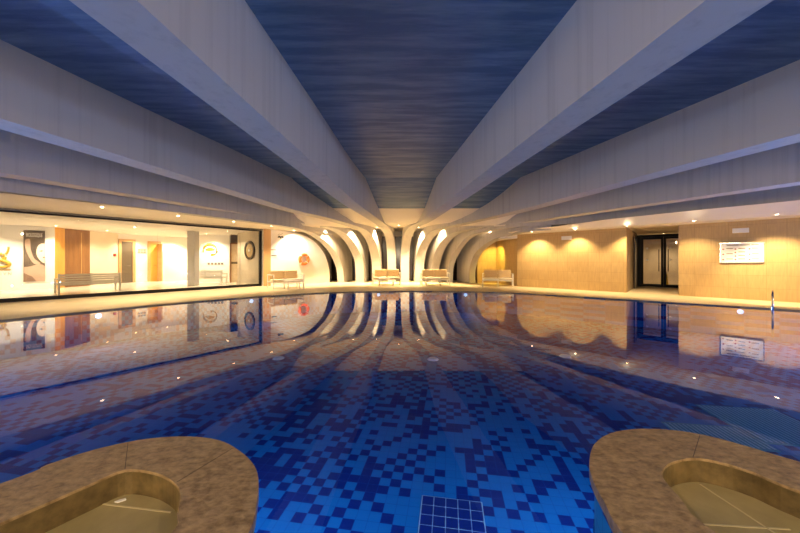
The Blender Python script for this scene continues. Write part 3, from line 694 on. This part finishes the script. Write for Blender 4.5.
# a narrow panel between return wall and door
root = bpy.data.objects.new('door_4', None); COL.objects.link(root); root.matrix_world = wall_frame((DL.x, DL.y, DK), dd, 0.0); struct(root, 'black-framed double glass door in the wall recess', 'door')
wt = 1.98; ht = 2.46; f = MB()
f.box(-.55, 0, -.05, 0.0, ht + .1, 0.0); f.box(0, 0, -.05, .16, ht, .05); f.box(wt - .16, 0, -.05, wt, ht, .05); f.box(0.16, ht - .12, -.05, wt - .16, ht, .05); f.box(wt, 0, -.05, wt + .4, ht + .1, 0)
f.build('door_frame', M['black'], root)
for k in range(2):
    x0 = .16 + k * (wt - .32) / 2 + .003; x1 = x0 + (wt - .32) / 2 - .006
    f = MB(); st = 0.09
    f.box(x0, .005, -.02, x0 + st, ht - .125, .03); f.box(x1 - st, .005, -.02, x1, ht - .125, .03); f.box(x0 + st, .005, -.02, x1 - st, .14, .03); f.box(x0 + st, ht - .22, -.02, x1 - st, ht - .125, .03)
    lf = f.build('door_leaf', M['black'], root)
    f = MB(); f.box(x0 + st, .14, 0, x1 - st, ht - .22, .01); f.build('pane', M['glass'], lf)
    hx = x1 - .16 if k == 0 else x0 + .16
    f = MB(); f.tube([(hx, .75, .03), (hx, .75, .08), (hx, 1.75, .08), (hx, 1.75, .03)], .017); f.build('pull_handle', M['black'], lf)
    for q in range(2):
        f = MB(); f.box(x0 + st + .10, 1.78 - q * .55, .010, x0 + st + .18, 1.86 - q * .55, .013); f.build('sticker', M['white'], lf)
# corridor behind the glass door
B0 = DL + Vector((dd.x * -.6, dd.y * -.6)); B1 = B0 + dd * 3.0; back = Vector((0.7071, 0.7071)) * 2.2
mb = MB(); wall_panel(mb, B0 + back, B1 + back, DK - .03, 2.7, 0.1); struct(mb.build('wall_corridor', M['tan_wall']), 'tan corridor wall behind the glass door', 'wall')
mb = MB(); wall_panel(mb, B0, B0 + back, DK - .03, 2.7, 0.1); wall_panel(mb, B1 + dd * .12, B1 + dd * .12 + back, DK - .03, 2.7, 0.1); struct(mb.build('wall_corridor_side', M['tan_wall']), 'side walls of the corridor behind the glass door', 'wall')
mb = MB(); mb.prism([tuple(B0), tuple(B1), tuple(B1 + back), tuple(B0 + back)], 2.60, 2.7); struct(mb.build('ceiling_corridor', M['cream']), 'ceiling of the corridor behind the glass door', 'ceiling')
# yellow caution sign behind the right leaf
c = on_wall(664.5, 260, La + nR * .5, Ra + nR * .5)
root = thing('caution_sign', 'yellow folding floor sign behind the right leaf of the glass door', 'sign', (c.x, c.y, DK), math.radians(-45))
for s_ in (-1, 1):
    mb = MB(); mb.mesh([(-.15, s_ * .16, 0), (.15, s_ * .16, 0), (.10, s_ * .015, .62), (-.10, s_ * .015, .62), (-.15, s_ * .175, 0), (.15, s_ * .175, 0), (.10, s_ * .03, .62), (-.10, s_ * .03, .62)],
        [(0, 1, 2, 3), (7, 6, 5, 4), (0, 4, 5, 1), (1, 5, 6, 2), (2, 6, 7, 3), (3, 7, 4, 0)]); mb.build('panel', mat('caution_yellow', (0.85, 0.58, 0.02), 0.4), root)
# side door in the return wall
c = on_wall(634, 285, RWb, La); root = bpy.data.objects.new('door_5', None); COL.objects.link(root); root.matrix_world = wall_frame((c.x, c.y, DK), (La - RWb), 0.03); struct(root, 'narrow grey door in the side wall of the recess', 'door')
f = MB(); f.box(-.5, 0, 0, -.42, 2.3, .05); f.box(.42, 0, 0, .5, 2.3, .05); f.box(-.42, 2.22, 0, .42, 2.3, .05); f.build('door_frame', M['bronze'], root)
f = MB(); f.box(-.42, .005, 0, .42, 2.22, .03); f.build('door_leaf', M['granite'], root)

# notice board
a, b = RWa, RW0; rd = (RW0 - RWa).normalized()
b0 = on_wall(720.6, 250, a, b); b1 = on_wall(763.3, 250, a, b); bt = on_wall(742, 243.2, a, b); bo = on_wall(742, 262.0, a, b)
bw = (b1 - b0).length; bh = bt.z - bo.z
root = thing('notice_board', 'white framed pool rules board on the stone wall right of the glass door', 'sign', mw=wall_frame((b0.x, b0.y, bo.z), rd, 0.002))
mb = MB(); mb.box(0, 0, 0, bw, bh, .04, .006); mb.build('board', M['white'], root)
mb = MB()
for (x0, y0, x1, y1) in ((-.02, -.02, bw + .02, .0), (-.02, bh, bw + .02, bh + .02), (-.02, 0, 0, bh), (bw, 0, bw + .02, bh)): mb.box(x0, y0, 0, x1, y1, .05)
mb.build('frame', M['steel'], root)
mb = MB()
mb.box(bw * .15, bh * .88, .04, bw * .44, bh * .925, .044); mb.box(bw * .46, bh * .88, .04, bw * .70, bh * .925, .044); mb.box(bw * .73, bh * .89, .04, bw * .90, bh * .925, .044)
mb.build('heading', M['grey_print'], root)
mb = MB()
for col_, n_ in ((0.14, 3), (0.43, 4), (0.74, 3)):
    for k in range(n_):
        y = bh * (0.70 - k * (0.56 / (n_ - 1)))
        mb = MB(); mb.box(bw * col_, y, .04, bw * (col_ + .16), y + bh * .05, .043); mb.build('text_row', M['pale_print'], root)
for col_, n_ in ((0.065, 3), (0.36, 4), (0.69, 3)):
    for k in range(n_):
        y = bh * (0.69 - k * (0.56 / (n_ - 1))); mb = MB(); mb.disc((bw * col_, y, .04), (0, 0, 1), bh * .035, .004, 12); mb.build('pictogram', M['red'], root)
# emergency lights
def emergency(px, py, a, b, label, w, h):
    c = on_wall(px, py, a, b); d = (Vector(b) - Vector(a)).normalized()
    r = thing('emergency_light', label, 'emergency light', mw=wall_frame(c, d, 0.001), group='emergency lights on the stone wall')
    m = MB(); m.box(-w / 2, -h / 2, 0, w / 2, h / 2, .07, .012); m.build('housing', M['white'], r)
    m = MB(); m.box(-w / 2 + .03, -h / 2 + .025, .07, w / 2 - .03, h / 2 - .03, .078); m.build('diffuser', M['white'], r)
emergency(740.5, 230.6, RWa, RW0, 'white emergency light fitting above the notice board', .36, .15)
emergency(566.8, 238.0, RWc, RWb, 'small white emergency light fitting on the wall left of the door recess', .40, .16)
# pool ladder rail
c = atz(772.6, 308.6, DK)
root = thing('pool_ladder', 'polished steel grab rail of the pool ladder at the right edge', 'pool ladder', (c.x, c.y, DK), math.atan2(-c.x, c.y))
for s_ in (0.0,):
    mb = MB(); pts = [(s_, .30, 0), (s_, .30, .30)] + [(s_, .02 + .28 * math.cos(t), .30 + .16 * math.sin(t)) for t in [k * PI / 10 for k in range(1, 10)]] + [(s_, -.26, .30), (s_, -.26, -.70)]
    mb.tube(pts, .022, 10); mb.build('rail', M['steel'], root, smooth=True)
mb = MB(); mb.disc((0, .30, 0.0), (0, 0, 1), .05, .015, 16); mb.build('flange', M['steel'], root)

# ------------------------------------------------------------------ seating
def rect_tube(m, p, q, r=.02): 
    p = Vector(p); q = Vector(q)
    lo = [min(p[i], q[i]) - r for i in range(3)]; hi = [max(p[i], q[i]) + r for i in range(3)]
    m.box(*lo, *hi, .004)
def make_sofa():
    r = thing('garden_sofa', 'sofa', 'sofa', group='white framed sofas by the ribs')
    W2, DP = .70, .34
    for sx in (-1, 1):
        m = MB(); x = sx * W2
        rect_tube(m, (x, -DP, .02), (x, -DP, .60)); rect_tube(m, (x, DP, .02), (x, DP, .60)); rect_tube(m, (x, -DP, .60), (x, DP, .60)); rect_tube(m, (x, -DP, .27), (x, DP, .27))
        m.build('arm_frame', M['white_metal'], r)
    m = MB()
    rect_tube(m, (-W2, -DP, .27), (W2, -DP, .27)); rect_tube(m, (-W2, DP, .27), (W2, DP, .27)); rect_tube(m, (-W2, DP, .60), (W2, DP, .60))
    for k in range(1, 8): m.box(-W2 + k * W2 / 4 - .02, -DP, .265, -W2 + k * W2 / 4 + .02, DP, .285)
    m.build('seat_frame', M['white_metal'], r)
    for sx in (-1, 1):
        m = MB(); m.box(.005 if sx > 0 else -.66, -DP - .01, .295, .66 if sx > 0 else -.005, DP - .10, .40, .03); m.build('seat_cushion', M['seat_cushion'], r, smooth=False)
        m = MB()
        x0, x1 = (.008, .64) if sx > 0 else (-.64, -.008)
        m.box(x0, .17, .40, x1, .31, .78, .04); m.build('back_cushion', M['cushion'], r)
    return r
def make_table():
    r = thing('coffee_table', 'table', 'table', group='low white tables in front of the sofas')
    m = MB(); m.box(-.37, -.22, .34, .37, .22, .375, .006); m.build('table_top', M['white_metal'], r)
    for sx in (-1, 1):
        for sy in (-1, 1):
            m = MB(); m.box(sx * .345 - .018, sy * .195 - .018, 0, sx * .345 + .018, sy * .195 + .018, .34); m.build('leg', M['white_metal'], r)
    return r
sofa = make_sofa(); table = make_table()
SOFAS = [
 ((-5.22, 14.25), math.radians(44), 'white framed sofa with beige cushions under the lifebuoy', (-4.62, 13.55), 'low white table in front of the sofa under the lifebuoy'),
 ((-0.70, 16.15), math.radians(-2), 'white framed sofa with beige cushions left of the centre gap between the ribs', (-0.68, 15.45), 'low white table in front of the sofa left of the centre gap'),
 ((1.80, 16.0), math.radians(2), 'white framed sofa with beige cushions right of the centre gap between the ribs', (1.62, 15.3), 'low white table in front of the sofa right of the centre gap'),
 ((4.80, 15.3), math.radians(-16), 'white framed sofa with beige cushions by the yellow-lit stone wall', (4.25, 14.62), 'low white table in front of the sofa by the yellow-lit wall'),
]
for i, (p, rz, ls, tp, lt) in enumerate(SOFAS):
    s_ = sofa if i == 0 else copy_tree(sofa); s_.location = (p[0], p[1], DK); s_.rotation_euler = (0, 0, rz); s_['label'] = ls
    t_ = table if i == 0 else copy_tree(table); t_.location = (tp[0], tp[1], DK); t_.rotation_euler = (0, 0, rz); t_['label'] = lt

# ------------------------------------------------------------------ raised stone basins in front
ZR = 0.30
BASIN_SPOTS = []
def ring_thing(name, label, outer_px, inner_px, outer_xy, inner_xy, joints, lamp_px, seams):
    root = thing(name, label, 'basin')
    def loop(px, xy): 
        pts = [atz(a, b, ZR) for a, b in px]; pts = [(p.x, p.y, 0) for p in pts] + [(x, y, 0) for x, y in xy]
        return [(p.x, p.y) for p in catmull(pts, 4, True)]
    o_ = loop(outer_px, outer_xy); i_ = loop(inner_px, inner_xy)
    cx = sum(p[0] for p in o_) / len(o_); cy = sum(p[1] for p in o_) / len(o_)
    root.location = (cx, cy, FLOOR_Z); L = lambda ps, k=1.0: [((x - cx) * k, (y - cy) * k) for x, y in ps]
    H = ZR - FLOOR_Z
    wl = [Vector((cx + (x - cx) * .965, cy + (y - cy) * .965)) for x, y in o_]
    for px in lamp_px:
        t = atz(px[0], px[1], ZR); k = min(range(len(wl)), key=lambda q: (wl[q] - Vector((t.x, t.y))).length)
        e = (wl[(k + 1) % len(wl)] - wl[k - 1]).normalized(); nn = Vector((e.y, -e.x))
        if nn.dot(wl[k] - Vector((cx, cy))) < 0: nn = -nn
        BASIN_SPOTS.append((wl[k].x, wl[k].y, nn.x, nn.y, root))
    m = MB(); m.ring(L(o_), L(i_), H - .05, H)
    cop = m.build('coping', M['spa_stone'], root)
    bv = cop.modifiers.new('round', 'BEVEL'); bv.width = .012; bv.segments = 2; bv.limit_method = 'ANGLE'
    m = MB(); m.ring(L(o_, .965), L(i_, 1.0), 0.0, H - .05); m.build('basin_wall', [M['pool_wall']], root)
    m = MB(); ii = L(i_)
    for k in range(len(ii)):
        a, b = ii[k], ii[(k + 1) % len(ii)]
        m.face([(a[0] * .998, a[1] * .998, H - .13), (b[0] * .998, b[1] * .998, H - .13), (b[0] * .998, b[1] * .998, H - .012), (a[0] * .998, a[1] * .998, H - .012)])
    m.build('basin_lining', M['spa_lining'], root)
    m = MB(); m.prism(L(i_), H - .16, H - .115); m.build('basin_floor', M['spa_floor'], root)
    m = MB()
    for a, b in joints:
        p = atz(*a, ZR - .113); q = atz(*b, ZR - .113); d = (q - p).normalized() * .0035; w = Vector((-d.y, d.x, 0)); p -= Vector((cx, cy, 0)); q -= Vector((cx, cy, 0))
        z = H - .115
        m.mesh([(*(p + w).xy, z), (*(q + w).xy, z), (*(q - w).xy, z), (*(p - w).xy, z), (*(p + w).xy, z + .002), (*(q + w).xy, z + .002), (*(q - w).xy, z + .002), (*(p - w).xy, z + .002)],
               [(0, 3, 2, 1), (4, 5, 6, 7), (0, 1, 5, 4), (1, 2, 6, 5), (2, 3, 7, 6), (3, 0, 4, 7)])
    m.build('floor_joint', M['joint'], root)
    for a, b in seams:
        m = MB(); p = atz(*a, ZR); q = atz(*b, ZR); d = (q - p).normalized() * .0014; w = Vector((-d.y, d.x, 0)); p -= Vector((cx, cy, 0)); q -= Vector((cx, cy, 0))
        m.mesh([(*(p + w).xy, H), (*(q + w).xy, H), (*(q - w).xy, H), (*(p - w).xy, H), (*(p + w).xy, H + .0008), (*(q + w).xy, H + .0008), (*(q - w).xy, H + .0008), (*(p - w).xy, H + .0008)],
               [(0, 3, 2, 1), (4, 5, 6, 7), (0, 1, 5, 4), (1, 2, 6, 5), (2, 3, 7, 6), (3, 0, 4, 7)])
        m.build('coping_seam', M['bronze'], root)
    return root
ring_thing('stone_basin', 'raised brown stone basin at the lower left, with a pale chip on its floor',
    [(0, 483.5), (46, 465), (92, 450), (137.6, 440), (174, 436.3), (204, 437.3), (225, 442), (244, 454), (255, 466.6), (258.6, 481), (257, 500.5), (248.6, 533)],
    [(0, 523), (46, 503), (92, 483), (125, 469.6), (153, 472), (171, 480), (180, 492), (177, 514), (171, 533)],
    [(-.53, .75), (-.72, .42), (-1.2, .18), (-1.85, .22), (-2.3, .62)], [(-.85, .80), (-1.05, .60), (-1.4, .50), (-1.75, .66)],
    [((90, 502), (171, 512))], [(92, 450), (190, 436), (244, 454)], [((177, 482), (233, 448)), ((125, 469), (128, 443))])
ring_thing('stone_basin', 'raised brown stone basin at the lower right, with its coping overhanging the blue water',
    [(621.5, 531), (605, 503), (591.5, 476), (589.5, 458), (595, 443), (611, 432.8), (638, 428.6), (674, 430), (710, 436), (752, 447.5), (800, 461.6)],
    [(704, 524), (683, 501), (665, 480.5), (662.6, 471), (671, 462.5), (692, 458), (716, 461), (752, 471.5), (800, 491)],
    [(2.35, 1.05), (2.5, .65), (2.2, .25), (1.55, .12), (1.0, .32), (.80, .75)], [(1.9, 1.0), (1.85, .72), (1.5, .58), (1.2, .80)],
    [((700, 484), (775, 533)), ((704, 524), (790, 529))], [(595, 443), (645, 428.6), (740, 443)], [((693, 457.5), (700, 435))])
c = atz(120.5, 500.5, ZR - .113); mb = MB(); mb.prism([(-.02, -.008), (.0, -.012), (.022, .004), (.012, .012), (-.006, .004)], 0, .004)
o = mb.build('stone_chip', M['white']); o.location = (c.x, c.y, ZR - .1148); tag(o, 'small pale chip lying on the floor of the left stone basin', 'chip')

# ------------------------------------------------------------------ pool fittings
def on_floor(px, py): return atz(px, py, FLOOR_Z)
c = on_floor(452, 524); root = thing('floor_drain', 'square pool floor drain cover of dark blue tiles with white joints', 'drain', (c.x, c.y, FLOOR_Z), math.radians(-8.9))
mb = MB(); mb.box(-.255, -.255, 0, .255, .255, .006); mb.build('joints', M['grout_pale'], root)
mb = MB()
for i in range(5):
    for j in range(5): mb.box(-.25 + i * .1 + .004, -.25 + j * .1 + .004, .006, -.25 + i * .1 + .096, -.25 + j * .1 + .096, .009)
mb.build('cover_tiles', M['tile_dark'], root)
def grate(px, py, w, d, label):
    c = on_floor(px, py); r = thing('floor_grate', label, 'grate', (c.x, c.y, FLOOR_Z), math.radians(-8.9), group='grates on the pool floor')
    m = MB(); m.box(-w / 2, -d / 2, 0, w / 2, d / 2, .008); m.build('plate', M['grate'], r)
    m = MB(); nx = int(w / .05)
    for i in range(nx):
        x = -w / 2 + (i + .5) * w / nx; m.box(x - .008, -d / 2 + .03, .008, x + .008, d / 2 - .03, .012)
    m.build('bars', M['grout_pale'], r)
grate(768, 425, .95, .95, 'large teal floor grate in the pool, beyond the right stone basin')
grate(716, 436, .85, .5, 'teal floor grate in the pool, partly hidden by the right stone basin')
for px, py, lab in ((433, 359.5, 'pale round pool floor fitting, the one nearest the pool centre line'), (278.5, 358.5, 'pale round pool floor fitting in the left of the pool'), (565, 356.5, 'pale round pool floor fitting in the right of the pool')):
    c = on_floor(px, py); m = MB(); m.disc((0, 0, 0), (0, 0, 1), .12, .03, 20, .09)
    o = m.build('pool_fitting', M['inlet']); o.location = (c.x, c.y, FLOOR_Z); tag(o, lab, 'pool fitting', 'fittings on the pool floor')

# ------------------------------------------------------------------ lamps
WARM = (1.0, 0.77, 0.48)
def add_light(name, typ, loc, energy, color, **kw):
    d = bpy.data.lights.new(name, typ); d.energy = energy; d.color = color
    for k, v in kw.items(): setattr(d, k, v)
    o = bpy.data.objects.new(name, d); COL.objects.link(o); o.location = loc; return o
def aim(o, tgt): o.rotation_euler = (Vector(tgt) - Vector(o.location)).to_track_quat('-Z', 'Y').to_euler()
DL_MESH = {}
def downlight(x, y, z, label, group, energy, tgt=None, color=WARM, size=2.3, fixture=True, r=.055):
    if fixture:
        root = thing('downlight', label, 'downlight', (x, y, z), group=group)
        if 'ring' not in DL_MESH:
            m = MB(); m.annulus((0, 0, -.012), (0, 0, 1), r * .72, r, .012, 16); a = m.build('trim_ring', M['white_metal'], root)
            m = MB(); m.disc((0, 0, -.008), (0, 0, 1), r * .72, .008, 16); b = m.build('lens', M['lens'], root)
            DL_MESH['ring'] = a; DL_MESH['lens'] = b
        else:
            for k in ('ring', 'lens'): q = DL_MESH[k].copy(); COL.objects.link(q); q.parent = root
    l = add_light('downlight_spot', 'SPOT', (x, y, z - .03), energy * 6.9, color, spot_size=size, spot_blend=.7, shadow_soft_size=.05)
    if tgt: aim(l, tgt)
    return l
gl = 'recessed downlights in the cream soffit above the glass wall'
for k, (x, y) in enumerate(((-8.66, 9.04), (-7.70, 10.8), (-6.6, 12.34), (-5.75, 13.9))):
    downlight(x, y, 2.815, ('nearest', 'second', 'third', 'farthest')[k] + ' downlight in the cream soffit above the glass wall', gl, 60, (x + AN.x * -.5, y + AN.y * -.5, 0), size=1.75)
downlight(-5.35, 15.75, 2.80, 'downlight washing the white wall above the lifebuoy', gl, 75, (-5.3, 16.3, 0.6), (1.0, 0.84, 0.62))
gr = 'recessed downlights in the soffit along the stone wall'
for k, (px, py) in enumerate(((777, 214.4), (694, 221), (627, 226), (575, 229.5), (532, 232))):
    d = F * (2.545 - CH) / (HZ - py); x = (px - 400) / F * d
    downlight(x, d, 2.553, ('nearest', 'second', 'third', 'fourth', 'farthest')[k] + ' downlight in the soffit along the stone wall', gr, (95, 42, 46, 42, 55)[k], (x + (.45 if k in (0, 4) else .25), d + (.35 if k in (0, 4) else .25), 1.35 if k == 0 else 0.4), (1.0, 0.74, 0.40), size=1.5 if k == 0 else 1.9)
gb = 'downlights in the low ceiling between the ribs'
for k, (px, d, lab) in enumerate(((327, 16.4, 'first downlight from the left between the ribs'), (353.5, 17.2, 'second downlight from the left between the ribs'), (376.8, 17.3, 'third downlight from the left between the ribs'),
        (398.8, 16.2, 'downlight over the centre gap between the ribs'), (418.6, 17.3, 'first downlight right of the centre gap'), (442, 17.0, 'second downlight right of the centre gap'), (464.5, 16.7, 'third downlight right of the centre gap'), (490, 15.9, 'downlight over the far right sofa beside the short rib'))):
    x = (px - 400) / F * d; downlight(x, d, zlow(x) - .004, lab, gb, 150, (x * .97, d + .55, 0), (1.0, 0.73, 0.38), size=1.75)
# step light
downlight(-0.05, 14.2, 3.548, 'small downlight in the step above the centre gap', gb, 14)
# yellow wall wash behind the far right sofa
downlight(4.95, 16.2, 2.335, 'downlight washing the wall yellow in the corner behind the far right sofa', gr, 45, (5.25, 17.25, 0.9), (1.0, 0.72, 0.12), size=1.5)
# lobby downlights
gy = 'lobby ceiling downlights behind the glass'
for k, (x, y, e, lab) in enumerate(((-15.6, 11.9, 90, 'lobby downlight in front of the gold emblem wall'), (-14.6, 13.2, 90, 'lobby downlight beside the poster'), (-14.3, 15.2, 60, 'lobby downlight in front of the wood panel'),
        (-14.6, 17.2, 75, 'lobby downlight above the closed door'), (-13.9, 18.6, 75, 'lobby downlight above the open door'), (-12.6, 18.6, 130, 'downlight added to brighten the lobby wall right of the doors'), (-10.5, 16.9, 120, 'lobby downlight washing the round gold emblem'), (-8.6, 15.5, 40, 'lobby downlight in front of the round mirror'), (-11.6, 13.6, 60, 'lobby downlight above the near bench'))):  # strong one right of the doors is added in place of glass glare
    downlight(x, y, 2.736, lab, gy, e * .62, color=(1.0, 0.84, 0.60))
# corridor and recess lamps
downlight(*(DL + dd * .9 + nR * 1.1), 2.597, 'corridor downlight behind the glass door', 'corridor downlights', 24)
# the hall goes on behind the camera, with downlights and added fill lights
for x, y in ((-14, 3), (-15, -3), (-8, -6.8), (-3, -6.8), (3, -6.8), (8, -6.8), (14, -3), (13.8, 3.6)):
    downlight(x, y, 2.8, '', '', 60, fixture=False)
for x in (-2.35, 2.75):
    downlight(x, -1.2, 3.09, '', '', 32, (x * .6, 1.0, 0), fixture=False)  # pair of unseen spots added to light the stone basins
for x in (-6, 0, 6):
    add_light('back_fill_light', 'POINT', (x, -7.3, 2.3), 560, (1, .78, .52), shadow_soft_size=.2)  # added warm fill for the beams, no known fittings there
mb = MB(); mb.box(-21, BACK - .2, 0, 20, BACK, 4.3); struct(mb.build('wall_back', M['beige_wall']), 'beige wall behind the camera', 'wall')
mb = MB(); mb.box(20, BACK, 0, 20.2, 23, 4.3); struct(mb.build('wall_outer', M['beige_wall']), 'outer wall on the right', 'wall')
mb = MB(); mb.box(-21.2, BACK, 0, -21, 4, 4.3); struct(mb.build('wall_outer_left', M['beige_wall']), 'outer wall on the left', 'wall')

# underwater lamps in the pool walls
BLUE = (0.62, 0.78, 1.0)
def pool_lamp(x, y, label, energy, tilt=.35, col=(0.27, 0.50, 1.0)):
    i = min(range(len(pool)), key=lambda k: (pool[k] - Vector((x, y))).length)
    a, b = pool[i - 1], pool[(i + 1) % len(pool)]; t = (b - a).normalized(); nn = Vector((t.y, -t.x))
    if nn.dot(Vector((0, 2)) - pool[i]) < 0: nn = -nn
    p = pool[i] + nn * .01
    mw = wall_frame((p.x, p.y, -.11), (nn.y * -1, nn.x))
    if mw.to_3x3().col[2].xy.dot(nn) < 0: mw = wall_frame((p.x, p.y, -.11), (nn.y, -nn.x))
    root = thing('pool_lamp', label, 'pool lamp', mw=mw, group='underwater lamps in the pool wall')
    m = MB(); m.annulus((0, 0, 0), (0, 0, 1), .065, .085, .03, 20); m.build('bezel', M['steel'], root)
    m = MB(); m.disc((0, 0, 0), (0, 0, 1), .065, .018, 20); m.build('lens', M['lens_blue'], root)
    l = add_light('pool_lamp_light', 'AREA', (p.x + nn.x * .05, p.y + nn.y * .05, -.11), energy, col, shape='DISK', size=.12)
    aim(l, (p.x + nn.x, p.y + nn.y, -.11 + tilt))
for x, y, lab in ((-7.6, 7.6, 'nearest underwater lamp on the left pool wall'), (-5.0, 10.6, 'underwater lamp in the pool wall before the lifebuoy'), (-1.0, 12.55, 'underwater lamp in the far pool wall before the left centre sofa'), (2.6, 12.5, 'underwater lamp in the far pool wall before the right centre sofa'), (8.9, 8.55, 'underwater lamp in the right pool wall before the glass door'),
        (-12.6, -.5, ''), (12.9, 4.4, ''), (-9.8, 4.0, ''), (-12.2, .4, ''), (13.2, .9, ''), (11.4, 6.4, ''), (-6, -5.5, ''), (0, -5.5, ''), (6, -5.5, '')):  # unlabelled ones are added out of view to light the pool floor
    pool_lamp(x, y, lab or 'unseen underwater lamp added in the near pool wall', 13 if lab else (280 if x in (-9.8, 11.4, 12.9) else 100), .35 if lab else (-.12 if x in (-9.8, 11.4, 12.9) else .15))

# lamps added to the basin walls to light the near pool floor
for x, y, dx, dy, basin in BASIN_SPOTS:
    d = Vector((dx, dy))
    mw = wall_frame((x, y, -.12), (-d.y, d.x))
    if mw.to_3x3().col[2].xy.dot(d) < 0: mw = wall_frame((x, y, -.12), (d.y, -d.x))
    mw = Matrix.Translation(-Vector(basin.location)) @ mw
    m = MB(); m.annulus((0, 0, 0), (0, 0, 1), .05, .065, .012, 16); root = m.build('added_basin_lamp', M['steel'], basin); root.matrix_local = mw
    m = MB(); m.disc((0, 0, 0), (0, 0, 1), .05, .008, 16); m.build('lens', M['lens_blue'], root)
    l = add_light('pool_lamp_light', 'AREA', (x + d.x * .03, y + d.y * .03, -.12), 8.5, BLUE, shape='DISK', size=.1); aim(l, (x + d.x, y + d.y, -.12))

# ------------------------------------------------------------------ world and view
w = bpy.data.worlds.new('world'); SC.world = w; w.use_nodes = True
w.node_tree.nodes['Background'].inputs[0].default_value = (0.02, 0.03, 0.05, 1); w.node_tree.nodes['Background'].inputs[1].default_value = 0.2
SC.view_settings.view_transform = 'Standard'; SC.view_settings.look = 'None'; SC.view_settings.gamma = 1.0; SC.view_settings.use_curve_mapping = False
SC.view_settings.exposure = 0.0
SC.cycles.use_denoising = True
SC.cycles.max_bounces = 10; SC.cycles.diffuse_bounces = 5; SC.cycles.glossy_bounces = 5; SC.cycles.transparent_max_bounces = 12
SC.cycles.sample_clamp_indirect = 6.0; SC.cycles.caustics_reflective = False; SC.cycles.caustics_refractive = False
